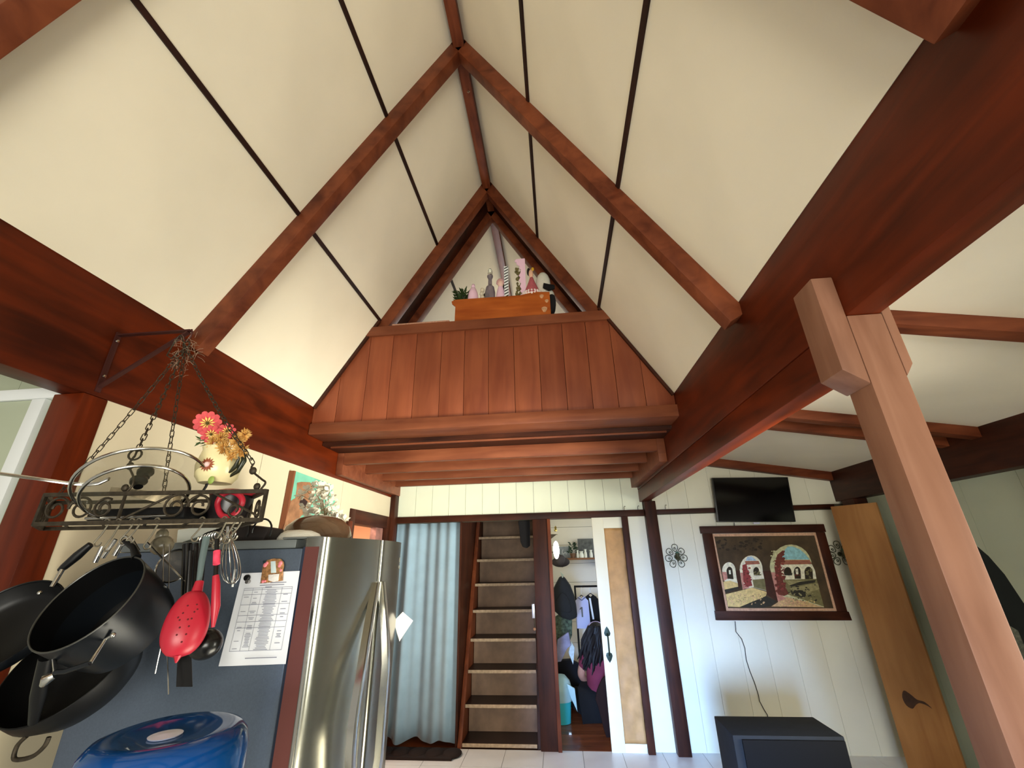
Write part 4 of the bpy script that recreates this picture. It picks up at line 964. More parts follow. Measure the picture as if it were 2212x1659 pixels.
for (a, b, yh, ym, xm) in ((FY0, fm - .004, 1.80, 1.63, -.705), (fm + .004, FY1, 1.855, 1.845, -.69)):
    d_ = door(a, b, .63, FT).build('door', M['steel'], fr, smooth=True)
    pts = []
    for i in range(25):
        t = i / 24; z = 1.515 - t * .86; s_ = math.sin(PI * t)
        x_ = -.742 + (xm + .742) * min(1, s_ * 1.15) + .0
        pts.append((x_, yh + (ym - yh) * s_, z))
    h = MB()
    vs = []
    for i, p_ in enumerate(pts):
        for dx, dy in ((.013, -.017), (.017, 0), (.013, .017), (-.010, .017), (-.010, -.017)):
            vs.append((p_[0] + dx, p_[1] + dy, p_[2]))
    fs = [(i * 5 + k, i * 5 + (k + 1) % 5, (i + 1) * 5 + (k + 1) % 5, (i + 1) * 5 + k) for i in range(24) for k in range(5)] + [(0, 1, 2, 3, 4), (124, 123, 122, 121, 120)]
    h.add(vs, fs); h.build('handle', M['chrome'], d_, smooth=True)
door(FY0, FY1, .05, .622).build('freezer_drawer', M['steel'], fr, smooth=True)
MB().box(-.8715, -.8625, FY0 + .004, FY1 - .004, .06, FT - .03).build('gasket', plain('gasket_navy', (34, 44, 64), .5), fr)
MB().box(-.8615, -.812, FY0 - .0012, FY0 - .0002, .64, FT - .03).build('door_side_reflection', plain('door_reflection_brown', (112, 66, 62), .3, .3), fr)  # brown reflection on the door side, painted as a thin strip
MB().box(-.808, -.800, FY0 - .003, FY0 - .0002, .64, FT - .001).build('door_edge_strip', M['chrome'], fr)
MB().box(-.955, -.812, FY0 + .004, FY0 + .07, FT - .003, FT + .004).build('hinge_cover', plain('hinge_grey', (120, 124, 122), .4, .3), fr, bevel=.004)
MB().box(-.955, -.86, FY1 - .07, FY1 - .004, FT - .003, FT + .004).build('hinge_cover', plain('hinge_grey_far', (120, 124, 122), .4, .3), fr, bevel=.004)
# small vertical badge high on the far door
bg = MB(); bc = atX((868, 1200), -.783); by = FY1 - .055
xb = fx(by) + .0008
for (dy0, dy1, dz0, dz1) in ((-.010, .010, .028, .031), (-.010, .010, .002, .005), (-.010, -.007, .002, .031), (.003, .006, .010, .028), (-.010, .010, -.020, -.017), (.007, .010, -.020, -.004), (-.010, .0, -.034, -.031)):
    bg.box(xb - .003, xb, by + dy0, by + dy1, 1.575 + dz0, 1.575 + dz1)
tb = bg.build('badge', M['chrome'], fr); tb['kind'] = 'stuff'
# paper sheet on the side
YS = FY0 - .0035
def SP(x, y, off=0): p = atY((470 + x * .15668, 1200 + y * .15673), YS); p.y = YS - off; return p
sheet = empty('schedule_sheet', SP(560, 850), 'white printed timetable sheet stuck on the dark side of the refrigerator', 'paper')
pg = MB(); n_ = 10; vs = []
TL, TR, BR, BL = SP(335, 245), SP(1135, 212), SP(940, 1495), SP(30, 1522)
for j in range(n_ + 1):
    for i in range(n_ + 1):
        u, v = i / n_, j / n_
        p = TL.lerp(TR, u).lerp(BL.lerp(BR, u), v)
        p.y -= .0015 * abs(math.sin(u * 7)) + (.010 * v * v * (1 - u) * .6) - .0005; vs.append(p)
pg.add(vs, [(j * (n_ + 1) + i, j * (n_ + 1) + i + 1, (j + 1) * (n_ + 1) + i + 1, (j + 1) * (n_ + 1) + i) for j in range(n_) for i in range(n_)])
pg.build('page', M['paper'], sheet, smooth=True)
ik = MB()
def pagept(x, y):
    # position of a crop pixel lying on the bowed sheet
    v = (y - 228) / 1280; xl = 335 - 305 * v; xr_ = 1135 - 195 * v; u = (x - xl) / (xr_ - xl)
    p = TL.lerp(TR, u).lerp(BL.lerp(BR, u), v); p.y -= .0015 + (.010 * v * v * (1 - u) * .6) + .0012; return p
def ln(x0, y0, x1, y1, w_=2.5):
    a, b = pagept(x0, y0), pagept(x1, y1); t = (b - a).normalized(); n = Vector((-t.z, 0, t.x)) * (w_ * .15668 / 640 / 2)
    ik.face([a + n, b + n, b - n, a - n])
rows = [(455, 375, 1038), (480, 372, 1036), (547, 362, 1022), (690, 322, 1000), (840, 285, 965), (928, 270, 948), (1012, 258, 930), (1318, 178, 885)]
for y_, xa, xb_ in rows: ln(xa, y_, xb_, y_, 5)
for top, bot in ((375, 178), (500, 320), (628, 440), (900, 725), (1038, 885)): 
    for a, b in zip(rows[:-1], rows[1:]):
        f0, f1 = (a[0] - 455) / 863, (b[0] - 455) / 863; ln(top + (bot - top) * f0, a[0], top + (bot - top) * f1, b[0], 4)
rnd = random.Random(3)
for y_, xa, xb_ in ((385, 735, 955), (385, 590, 680), (418, 590, 925), (445, 665, 755), (1415, 395, 825)): ln(xa, y_, xb_, y_, 9)
for (a, b) in zip(rows[1:-1], rows[2:]):
    y_ = a[0] + 14
    while y_ < b[0] - 8:
        f = (y_ - 455) / 863
        c1 = 760 - 165 * f; w1 = rnd.uniform(60, 120); ln(c1 - w1 * .85, y_, c1 + w1 * .85, y_, 6)
        if rnd.random() < .5: c2 = 548 - 160 * f; w1 = rnd.uniform(25, 48); ln(c2 - w1, y_, c2 + w1, y_, 6)
        if rnd.random() < .35: c2 = 960 - 150 * f; w1 = rnd.uniform(18, 40); ln(c2 - w1, y_, c2 + w1, y_, 8)
        if rnd.random() < .25: c2 = 430 - 190 * f; w1 = rnd.uniform(20, 38); ln(c2 - w1, y_, c2 + w1, y_, 6)
        y_ += 20
io = ik.build('printing', M['ink'], sheet); io['kind'] = 'stuff'
# ornate clip magnet and black magnet
mg = empty('floral_clip', SP(780, 220, .012), 'ornate gold and pink floral clip magnet at the top of the timetable sheet', 'magnet')
def blob(pts, name, mat, off, d=.003, bev=.0008): return MB().prism([SP(x, y, off) for x, y in pts], (0, d, 0)).build(name, mat, mg, bevel=bev)
blob([(618, 382), (640, 240), (648, 170), (668, 90), (720, 60), (800, 40), (890, 45), (930, 90), (935, 140), (922, 200), (915, 345), (870, 352), (735, 370)], 'clip_body', plain('gold_filigree', (190, 140, 92), .4, .3, noise=.6, nscale=120), .0118, .006)
blob([(765, 80), (830, 75), (840, 235), (770, 240)], 'ribbon', plain('pale_blue_enamel', (206, 224, 226), .4), .0135)
blob([(735, 262), (880, 250), (868, 345), (800, 362), (732, 340)], 'name_plate', plain('white_enamel', (240, 236, 232), .4, noise=.12, nscale=200), .0135)
blob([(655, 72), (705, 66), (700, 120), (660, 130)], 'dark_leaf', plain('dark_teal', (30, 52, 56), .5), .0125, .002)
rs = plain('rose_pink', (236, 132, 140), .45)
for (x, y, r) in ((690, 130, 26), (715, 105, 20), (900, 105, 26), (885, 140, 20), (660, 355, 18), (690, 350, 14), (905, 200, 16)):
    MB().ball(SP(x, y, .0135), r * .00028, .003, r * .00028, 10).build('rose', rs, mg, smooth=True)
q = SP(430, 305, .012)
bm_ = empty('round_magnet', q, 'small round black magnet at the top left of the timetable sheet', 'magnet')
MB().lathe([(.0095, 0), (.0095, .008), (.008, .010), (0, .010)], (q.x, YS - .005, q.z), (0, -1, 0), 18).build('disc', M['black'], bm_, smooth=True)
MB().lathe([(.006, 0), (.006, .012), (0, .012)], (q.x + .006, YS - .0035, q.z - .012), (0, -1, .0), 14).build('side', plain('magnet_silver', (160, 158, 156), .3, .8), bm_, smooth=True)
# folded white paper on the far edge of the fridge
kt = MB(); KY = FY1 - .012
kp_ = [atY(q, KY) for q in ((870, 1322), (892, 1341), (863, 1385), (851, 1342))]
kt.prism(kp_, (0, .002, 0))
kt.prism([kp_[0], kp_[2] + Vector((.001, 0, 0)), kp_[3]], (0, -.004, 0))
tag(kt.build('folded_paper', plain('folded_white_paper', (236, 230, 222), .7)), 'kite-shaped folded white paper sticking out from the far fridge door', 'paper')
# ---------------------------------------------------------------- on top of the fridge
TZ = FT - .0035
bkp = atY((548, 1160), 1.56)
bs_ = empty('black_basket', (bkp.x, 1.58, TZ), 'black wire-handled basket on top of the refrigerator', 'basket')
MB().prism([(bkp.x - .07, 1.54, TZ + .0), (bkp.x + .055, 1.54, TZ), (bkp.x + .068, 1.54, TZ + .045), (bkp.x + .03, 1.54, TZ + .052), (bkp.x - .03, 1.54, TZ + .06), (bkp.x - .085, 1.54, TZ + .04)], (0, .10, 0)).build('body', plain('dark_brown_leather', (34, 26, 24), .6, noise=.4, nscale=30), bs_, bevel=.008)
for sx in (-1, 1):
    cxx = bkp.x + sx * .045
    MB().tube([(cxx + .038 * math.cos(t) * (1 if sx > 0 else 1), 1.535, TZ + .035 + .042 * math.sin(t)) for t in [PI * (-.15 + 1.2 * i / 12) for i in range(13)]], .0035, 6).build('handle', M['black'], bs_, smooth=True)
tx = atY((590, 1158), 1.75).x
tag(MB().box(tx - .02, tx + .11, 1.70, 1.95, TZ, TZ + .014).build('black_tray', M['black'], bevel=.002), 'thin black tray lying between basket and bowl on the refrigerator', 'tray')
ws = atY((430, 1138), 1.62)
tag(MB().prism([(ws.x - .09, 1.62, TZ + .055), (ws.x + .07, 1.62, TZ + .07), (ws.x + .075, 1.62, TZ + .045), (ws.x - .08, 1.62, TZ)], (0, .12, 0)).build('white_packet', plain('white_wrap', (222, 228, 220), .5), bevel=.004), 'white packet on top of the refrigerator behind the rack hooks', 'packet')
bq_ = atY((668, 1150), 1.86)
bw_ = empty('brown_glass_bowl', (bq_.x, 1.92, TZ), 'brown smoky glass dome cover with a white cloth-topped dish in front', 'bowl')
MB().lathe([(.150, .0), (.150, .02), (.135, .06), (.10, .092), (.05, .108), (0, .11)], (bq_.x, 1.93, TZ + .012), n=36).build('dome', plain('brown_glass', (128, 100, 76), .12, trans=.55, noise=.35, nscale=7), bw_, smooth=True)
tr_ = MB(); tr_.lathe([(.153, 0), (.157, .006), (.153, .012), (0, .012)], (bq_.x, 1.93, TZ), n=36); tr_.build('rim', plain('brown_rim', (150, 126, 96), .3), bw_, smooth=True)
q = atY((655, 1156), 1.72)
tag(MB().lathe([(.085, 0), (.088, .012), (.075, .03), (.045, .042), (0, .046)], (q.x, 1.69, TZ), n=40).build('white_dish', plain('white_pleated', (236, 234, 222), .7, bump=.6, nscale=60), smooth=True), 'rounded white pleated cover in front of the brown glass dome', 'dish')
q = atY((741, 1150), 2.0)
tag(MB().lathe([(.016, 0), (.017, .05), (.016, .10), (.013, .103), (0, .10)], (q.x, 2.05, TZ), n=16).build('brown_candle', plain('brown_wax', (92, 44, 26), .4, noise=.3, nscale=20), smooth=True), 'short brown candle at the far end of the refrigerator top', 'candle')
# dried white flowers
fw = empty('dried_flowers', atY((700, 1130), 2.12), 'spray of dried white flowers standing behind the bowl on the refrigerator', 'flowers')
q = atY((702, 1120), 2.12); vx = q.x
MB().lathe([(.02, 0), (.03, .03), (.022, .08), (.014, .11), (.018, .12), (.012, .118), (0, .10)], (vx, 2.12, TZ), n=16).build('vase', plain('brown_vase', (130, 104, 80), .4), fw, smooth=True)
stm = MB(); pet = MB(); rnd = random.Random(5)
for (px, py) in ((660, 1058), (675, 1050), (690, 1053), (705, 1052), (712, 1062), (700, 1068), (682, 1066), (668, 1080), (660, 1095), (680, 1083), (695, 1078), (710, 1080), (716, 1092), (700, 1095), (686, 1098), (672, 1100), (664, 1108), (690, 1110), (706, 1108), (720, 1106), (728, 1114), (735, 1122), (742, 1126), (722, 1122), (652, 1070), (715, 1075), (693, 1060)):
    c = atY((px + rnd.uniform(-2, 2), py + rnd.uniform(-2, 2)), 2.12 + rnd.uniform(-.05, .05))
    stm.tube([(vx, 2.12, TZ + .11), Vector((vx, 2.12, TZ + .14)).lerp(c, .6) + Vector((0, 0, .012)), c], .0014, 4)
    for k in range(10):
        a = rnd.uniform(0, 2 * PI); e = rnd.uniform(-.9, 1.2); d_ = Vector((math.cos(a) * math.cos(e), math.sin(a) * math.cos(e), math.sin(e))); u = d_.orthogonal().normalized() * .011
        L_ = rnd.uniform(.028, .044); pet.face([c + d_ * .002, c + d_ * L_ * .6 + u, c + d_ * L_, c + d_ * L_ * .6 - u])
so = stm.build('stems', plain('dry_stem', (150, 134, 96), .8), fw); so['kind'] = 'stuff'
po = pet.build('petals', plain('dry_white_petals', (226, 220, 200), .8, noise=.2, nscale=40), fw); po['kind'] = 'stuff'
# teal painting leaning on the wall
tpc = empty('teal_canvas', (XL, 3.0, 1.98), 'teal and brown painted canvas hung on the wall above the refrigerator', 'painting')
XC = XL + .035
cpt = [atX(q, XC) for q in ((637, 1017), (715, 1046), (745, 1165), (610, 1165))]
MB().prism(cpt, (-.036, 0, 0)).build('canvas', plain('teal_paint', (108, 176, 150), .7, noise=.25, nscale=7), tpc)
e0, e1 = cpt[0], cpt[3]
MB().prism([e0 + Vector((.001, -.006, 0)), e0 + Vector((.001, .012, 0)), e1 + Vector((.001, .012, 0)), e1 + Vector((.001, -.006, 0))], (-.036, 0, 0)).build('edge', plain('brown_canvas_edge', (120, 68, 40), .7), tpc)
def CQ(x, y): p = atX((480 + x * .18987, 1000 + y * .18987), XC); p.x = XC + .0006; return p
sh_ = MB(); sh_.prism([CQ(*q) for q in ((850, 225), (900, 215), (1000, 220), (1035, 285), (1045, 400), (1010, 480), (960, 540), (900, 600), (740, 800), (680, 800), (780, 430), (830, 400), (845, 300))], (.0008, 0, 0)); sh_.build('painted_shape', plain('paint_brown', (148, 104, 72), .7, noise=.35, nscale=18), tpc)
s2_ = MB(); s2_.prism([CQ(*q) + Vector((.001, 0, 0)) for q in ((880, 430), (930, 405), (968, 440), (965, 490), (920, 518), (875, 490))], (.0006, 0, 0)); s2_.build('painted_spot', plain('paint_dark', (44, 26, 22), .7), tpc)
# ================================================================== POT RACK
IR = M['iron']
brk = empty('wall_bracket', (XL, 1.40, 2.50), 'triangular brown iron bracket screwed to the left beam holding the pot rack', 'bracket')
T0, T1, TP = Vector((XL + .004, 1.385, 2.497)), Vector((XL + .004, 1.385, 2.262)), Vector((-1.452, 1.375, 2.487))
MB().beam(T0 + Vector((0, 0, .012)), T1 - Vector((0, 0, .02)), .02, .006, (1, 0, 0)).build('wall_plate', M['ironred'], brk)
MB().beam(T0, TP, .018, .006).build('arm', M['ironred'], brk)
MB().beam(T1, TP + Vector((-.01, 0, -.006)), .018, .006).build('brace', M['ironred'], brk)
for z in (2.47, 2.31): MB().lathe([(.007, 0), (.006, .003), (0, .004)], (XL + .010, 1.385, z), (1, 0, 0), 10).build('screw', M['chrome'], brk)
hk = MB().tube([TP + Vector((0, 0, .006)), TP + Vector((.006, 0, -.01)), TP + Vector((.004, 0, -.03)), TP + Vector((-.01, 0, -.045)), TP + Vector((-.022, 0, -.035))], .0035, 6)
hk.build('hook', M['ironred'], brk, smooth=True)
HUB = Vector((-1.44, 1.36, 2.405))
ZR0, ZR1 = 1.715, 1.797
FL, FR, BR_, BL_ = Vector((-1.50, 1.125, 0)), Vector((-.862, 1.205, 0)), Vector((-1.06, 1.385, 0)), Vector((-1.665, 1.275, 0))
rk = empty('pot_rack', HUB, 'dusty wrought-iron pot rack with scrollwork hanging on four chains', 'rack')
def rz(p, z): return Vector((p.x, p.y, z))
MB().tube([HUB + Vector((.014 * math.cos(a), 0, .014 * math.sin(a) + .01)) for a in [2 * PI * i / 14 for i in range(14)]], .003, 6, closed=True).build('ring', IR, rk, smooth=True)
MB().tube([HUB + Vector((0, 0, .0)), HUB + Vector((-.03, -.01, .05)), HUB + Vector((-.045, -.01, .02)), HUB + Vector((-.06, -.01, -.04)), HUB + Vector((-.035, -.01, -.055)), HUB + Vector((-.018, -.01, -.03))], .003, 6).build('spare_hook', IR, rk, smooth=True)
fluff = MB()
for k in range(70):
    c = HUB + Vector((rnd.gauss(0, .022), rnd.gauss(0, .014), rnd.gauss(-.03, .04))); d_ = Vector((rnd.uniform(-1, 1), rnd.uniform(-1, 1), rnd.uniform(-1, 1))).normalized() * .02
    fluff.tube([c, c + d_ + Vector((0, 0, .004)), c + d_ * 1.7], .0006, 3)
fo = fluff.build('cobweb', plain('dusty_web', (150, 130, 108), .9), rk); fo['kind'] = 'stuff'
corners = [FL, FR, BR_, BL_]
for z in (ZR0, ZR1):
    for a, b in zip(corners, corners[1:] + corners[:1]): MB().beam(rz(a, z), rz(b, z), .010, .011).build('rail', IR, rk)
for c in corners: MB().beam(rz(c, ZR0 - .004), rz(c, ZR1 + .004), .009, .009, (0, 1, 0)).build('upright', IR, rk)
sp_ = FL.lerp(FR, .36)
MB().beam(rz(sp_, ZR0), rz(sp_, ZR1), .006, .006, (0, 1, 0)).build('upright', IR, rk)
for t in (.12, .3, .5, .7, .88):
    MB().beam(rz(FL.lerp(FR, t), ZR0 + .004), rz(BL_.lerp(BR_, t), ZR0 + .004), .006, .005).build('grid_bar', IR, rk)
def spiral(a, b, u0, v0, r, turns=1.25, dirn=1, ph=0, n=26):
    d_ = (b - a).normalized(); pts = []
    for i in range(n):
        t = i / (n - 1); an = ph + dirn * 2 * PI * turns * t; rr = r * (1 - .72 * t)
        p = a + d_ * (u0 + rr * math.cos(an)); pts.append(Vector((p.x, p.y, v0 + rr * math.sin(an))))
    return pts
zc = (ZR0 + ZR1) / 2
L1 = (FR - FL).length
for (u, r, dn, ph) in ((.385, .040, 1, 0), (.455, .036, -1, PI), (.045, .036, 1, 0), (.115, .036, -1, PI), (.18, .030, 1, 1)):
    if r: MB().tube(spiral(FL, FR, u, zc, r, 1.5, dn, ph), .0036, 6).build('scroll', IR, rk, smooth=True)
def bar2(a, b, u0, v0, u1, v1):
    d_ = (b - a).normalized(); p, q = a + d_ * u0, a + d_ * u1
    MB().tube([Vector((p.x, p.y, v0)), Vector((q.x, q.y, v1))], .0036, 6).build('scroll', IR, rk)
bar2(FL, FR, .24, ZR0 + .008, .37, ZR1 - .006); bar2(FL, FR, .49, ZR1 - .004, L1 - .01, ZR0 + .01)
MB().tube(spiral(FL, FR, .56, zc - .012, .024, 1.2, -1, .4), .0036, 6).build('scroll', IR, rk, smooth=True)
MB().tube(spiral(FR, BR_, .07, zc, .034, 1.3, 1, PI), .0036, 6).build('scroll', IR, rk, smooth=True)
MB().tube(spiral(FR, BR_, .18, zc, .034, 1.3, -1, 0), .0036, 6).build('scroll', IR, rk, smooth=True)
for u in (.04, .10, .16, .215): MB().tube(spiral(FL, BL_, u, zc, .032, 1.3, 1 if u > .1 else -1, u * 9), .0036, 6).build('scroll', IR, rk, smooth=True)
# chain link prototype (a stadium ring), one mesh shared by every link
lk = MB(); pts = []
for i in range(20):
    a = 2 * PI * i / 20; pts.append(Vector((.0062 * math.cos(a), 0, .0075 * math.sin(a) + (.0075 if math.sin(a) > 0 else -.0075))))
lk.tube(pts, .0016, 5, closed=True)
proto = lk.build('link', IR, None, smooth=True); link_me = proto.data; bpy.data.objects.remove(proto)
def chain(a, b, name='chain'):
    a, b = Vector(a), Vector(b); L = (b - a).length; n = int(L / .0245); d_ = (b - a).normalized()
    ch = bpy.data.objects.new(name, None); C.objects.link(ch); ch.empty_display_size = .05; place(ch, a, rk)
    for i in range(n):
        t = (i + .5) / n; p = a.lerp(b, t); p.z -= .018 * math.sin(PI * t)
        o = bpy.data.objects.new('link', link_me); C.objects.link(o); place(o, p, ch)
        o.rotation_euler = (d_.to_track_quat('Z', 'Y') @ __import__('mathutils').Quaternion((0, 0, 1), PI / 2 * (i % 2))).to_euler()
def end_scroll(c, tip):
    d_ = (tip - c); MB().tube(smooth([c, c + Vector((.012, 0, .02)), c.lerp(tip, .4) + Vector((.012, 0, .0)), c.lerp(tip, .75) + Vector((-.012, 0, 0)), tip]), .003, 6).build('hanger', IR, rk, smooth=True)
    for q, r in ((c.lerp(tip, .12), .011), (c.lerp(tip, .72), .012)):
        MB().ball(q + Vector((-.008, 0, 0)), r, r * .6, r, 10).build('curl', IR, rk, smooth=True)
cA = rz(FR.lerp(FL, .03), ZR1 + .004); tA = cA + Vector((-.055, .02, .085)); end_scroll(cA, tA); chain(HUB, tA)
cB = rz(sp_, ZR1 + .004); tB = atY((291, 985), 1.16); end_scroll(cB, tB); chain(HUB, tB)
MB().tube([tB + Vector((.022 * math.cos(a), 0, .016 * math.sin(a) + .004)) for a in [2 * PI * i / 14 for i in range(14)]], .003, 6, closed=True).build('ring', IR, rk, smooth=True)
chain(HUB, rz(BL_, ZR1 + .006)); chain(HUB, rz(BL_.lerp(BR_, .56), ZR1 + .006))
# hooks under the rail
def s_hook(t, ln_=.075, tw=.012):
    p = rz(FL.lerp(FR, t), ZR0); r = .011; pts = []
    for i in range(8): a = PI * (1.0 - i / 7); pts.append(p + Vector((r * math.cos(a) * .8 + r * .5, 0, r * math.sin(a) * .9)))
    pts.append(p + Vector((-.0 + tw * .2, 0, -ln_ * .55)))
    for i in range(8): a = PI * (0 + i / 7); pts.append(p + Vector((-r * .6 - r * math.cos(a) + .004, 0, -ln_ - r * math.sin(a))))
    MB().tube([q + Vector((0, -.001, 0)) for q in pts], .0024, 6).build('s_hook', M['hook'], rk, smooth=True)
    return p + Vector((0, 0, -ln_ - .01))
M['hook'] = plain('hook_steel', (150, 142, 124), .3, .8)
for t in (.31, .36, .42, .45, .53, .73, .83, .87, .90): s_hook(t, .055 + .012 * math.sin(t * 40))
# ---------------------------------------------------------------- pans
def frame(n):
    n = Vector(n).normalized(); up = Vector((0, 0, 1)); a = n.cross(up).normalized(); b = a.cross(n).normalized()
    return n, a, b
def pan(name, label, c, n, R, depth, rb, mat, inner, rimc=(80, 80, 76), wall=.004):
    c = Vector(c); n, a, b = frame(n)
    root = empty(name, c, label, 'pan')
    MB().lathe([(0, -depth), (rb, -depth), (rb + (R - rb) * .45, -depth * .8), (R - .002, -depth * .35), (R, 0), (R - wall, 0), (R - wall - .002, -depth * .35), (rb + (R - rb) * .4 - wall, -depth * .8 + wall), (rb - wall, -depth + wall), (0, -depth + wall)], c, n, 48).build('body', mat, root, smooth=True)
    MB().tube([c + (a * math.cos(t) + b * math.sin(t)) * (R - wall / 2) for t in [2 * PI * i / 48 for i in range(48)]], wall * .55, 6, closed=True).build('rim', plain('pan_rim', rimc, .35, .6), root, smooth=True)
    return root, n, a, b
A_c = Vector((-1.195, 1.08, 1.519))
pA, n, a, b = pan('deep_black_pan', 'large deep black pan with steel rivets and a wire helper handle, hung nearest the viewer', A_c, (-.09, -.835, .545), .124, .15, .108, M['pandark'], M['nonstick'])
MB().lathe([(.119, -.001), (.118, -.05), (.112, -.12), (.102, -.1425), (0, -.1425)], A_c, n, 48, cap=False).build('nonstick_lining', M['nonstick'], pA, smooth=True)
for px in ((190, 1241), (291, 1207)):
    d_ = ray(*px); t = (A_c - n * .012 - O0).dot(n) / d_.dot(n); q = O0 + d_ * t
    MB().ball(q + n * .002, .0062, n=10).build('rivet', M['chrome'], pA, smooth=True)
# helper handle, lower left
q0, q1, q2, q3 = atY((117, 1415), 1.05), atY((119, 1452), 1.02), atY((195, 1432), 1.02), atY((246, 1370), 1.06)
MB().tube([q0 + Vector((-.014, .0, 0)), q0, q1], .0045, 8).build('bracket', M['chrome'], pA, smooth=True)
MB().tube([q3 + Vector((.0, .0, .0)), q3 + Vector((-.02, 0, -.012)), q2], .0045, 8).build('bracket', M['chrome'], pA, smooth=True)
MB().tube([q1, q1.lerp(q2, .3) + Vector((0, 0, -.004)), q2.lerp(q1, .3) + Vector((0, 0, -.002)), q2], .0052, 8).build('helper_handle', M['pandark'], pA, smooth=True)
for q in (atY((244, 1372), 1.045), atY((113, 1417), 1.045)): MB().ball(q, .006, n=10).build('rivet', M['chrome'], pA, smooth=True)
hA = atY((268, 1168), 1.16); rimt = A_c + b * .12 + a * -.02
MB().tube([rimt + n * -.004 + b * .002, rimt.lerp(hA, .5) + Vector((0, .01, .004)), hA], [.011, .008, .006], 8).build('handle', M['nonstick'], pA, smooth=True)
MB().tube([hA + Vector((.012 * math.cos(t), 0, .012 * math.sin(t))) for t in [2 * PI * i / 12 for i in range(12)]], .003, 6, closed=True).build('hanging_ring', M['chrome'], pA, smooth=True)
# left frying pan
B_c = atY((-2, 1352), 1.10)
pB, n, a, b = pan('frying_pan', 'black frying pan with a long black handle, cut off by the left edge', B_c, (.12, -.80, .58), .128, .05, .10, M['pandark'], M['nonstick'], rimc=(20, 20, 20))
MB().lathe([(.123, -.001), (.110, -.03), (.097, -.0435), (0, -.0435)], B_c, n, 40, cap=False).build('nonstick_lining', M['nonstick'], pB, smooth=True)
q = atY((86, 1281), 1.14); MB().ball(q, .006, n=10).build('rivet', M['chrome'], pB, smooth=True)
h0, h1, h2 = atY((112, 1268), 1.165), atY((138, 1225), 1.18), atY((196, 1176), 1.19)
MB().tube([h0, h1], .006, 8).build('handle_shank', M['chrome'], pB, smooth=True)
MB().tube([h1 + Vector((-.01, 0, -.008)), h1, h1.lerp(h2, .5), h2], [.007, .010, .0125, .009], 10).build('handle', M['black'], pB, smooth=True)
# lower wok
C_c = atY((150, 1430), 1.24)
pC, n, a, b = pan('black_wok', 'big black pan with a loop handle, hanging lowest behind the deep pan', C_c, (-.02, -.78, .62), .158, .12, .10, M['nonstick'], M['nonstick'], rimc=(14, 14, 14))
k = [atY(q, 1.22) for q in ((58, 1590), (38, 1610), (30, 1636), (42, 1641), (72, 1633), (96, 1612), (106, 1592))]
MB().tube(smooth(k), .0052, 8).build('loop_handle', M['iron'], pC, smooth=True)
MB().tube([atY((100, 1420), 1.06), atY((84, 1500), 1.10), atY((72, 1560), 1.14)], [.014, .016, .01], 10).build('grip', M['nonstick'], pC, smooth=True)
# steel saucepan handle between
q0, q1 = atY((118, 1458), 1.04), atY((92, 1480), 1.04)
tag(MB().tube([q0, q0.lerp(q1, .5) + Vector((0, -.005, .003)), q1], [.008, .012, .006], 10).build('steel_spoon_end', M['chrome'], smooth=True), 'shiny rounded steel utensil end below the deep pan', 'utensil')
# small pan handles bunch between hooks and pan
for i, (p0, p1, w_) in enumerate((((205, 1215), (222, 1180), .006), ((222, 1205), (250, 1165), .005), ((248, 1200), (262, 1175), .007), ((300, 1190), (282, 1160), .004))):
    tag(MB().tube([atY(p0, 1.19), atY(p1, 1.19)], w_, 8).build('steel_tool', M['chrome'], smooth=True), ['narrow steel handle leftmost in the bunch above the deep pan', 'steel handle second from the left above the deep pan', 'short wide steel handle third from the left above the deep pan', 'thin steel handle rightmost in the bunch above the deep pan'][i], 'utensil', 'steel handles bunched under the rack')
# wire sieve
sv = atY((377, 1222), 1.30)
svo = empty('wire_sieve', sv, 'round wire-mesh sieve hanging in the middle of the rack, behind the pans', 'sieve')
n, a, b = frame((.3, -.9, .25))
MB().tube([sv + (a * math.cos(t) + b * math.sin(t)) * .048 for t in [2 * PI * i / 30 for i in range(30)]], .003, 6, closed=True).build('rim', M['chrome'], svo, smooth=True)
MB().lathe([(.047, 0), (.040, -.02), (.022, -.034), (0, -.038)], sv, n, 24, cap=False).build('mesh', plain('wire_mesh', (120, 112, 98), .5, .6, noise=.4, nscale=200, alpha=.6), svo, smooth=True)
MB().tube([atY((318, 1172), 1.27), atY((355, 1210), 1.28), atY((412, 1268), 1.28)], .0028, 6).build('handle', M['chrome'], svo, smooth=True)
# clear bag
bgc = atY((350, 1178), 1.32)
o = MB().ball(bgc, .035, .03, .03, 12); o.ball(bgc + Vector((-.01, 0, .03)), .018, .018, .022, 10)
tag(o.build('plastic_bag', plain('grey_plastic_film', (150, 140, 116), .25, trans=.4, noise=.5, nscale=40), smooth=True), 'crumpled clear plastic bag hanging under the middle of the rack', 'bag')
# red strainer spoon
rs0 = empty('red_strainer', atY((405, 1345), 1.13), 'red perforated strainer spoon with a grey handle', 'utensil')
c = atY((404, 1345), 1.13); top_, bot_ = atY((428, 1268), 1.15), atY((385, 1424), 1.11)
ax = (top_ - bot_).normalized(); view = (O0 - c).normalized(); side = ax.cross(view).normalized(); fw_ = side.cross(ax).normalized()
m3 = Matrix((side, fw_, ax)).transposed()
bowl = MB(); vs = []; N1, N2 = 24, 20; Hh = (top_ - bot_).length * .47
for j in range(N2 + 1):
    v = -1 + 2 * j / N2; w_ = math.sqrt(max(0, 1 - abs(v) ** 2.2)) * (1.0 + .12 * -v)
    for i in range(N1 + 1):
        t = PI * i / N1
        vs.append(c + m3 @ Vector((.047 * w_ * math.cos(t), .034 * w_ * math.sin(t), Hh * v)))
bowl.add(vs, [(j * (N1 + 1) + i, j * (N1 + 1) + i + 1, (j + 1) * (N1 + 1) + i + 1, (j + 1) * (N1 + 1) + i) for j in range(N2) for i in range(N1)])
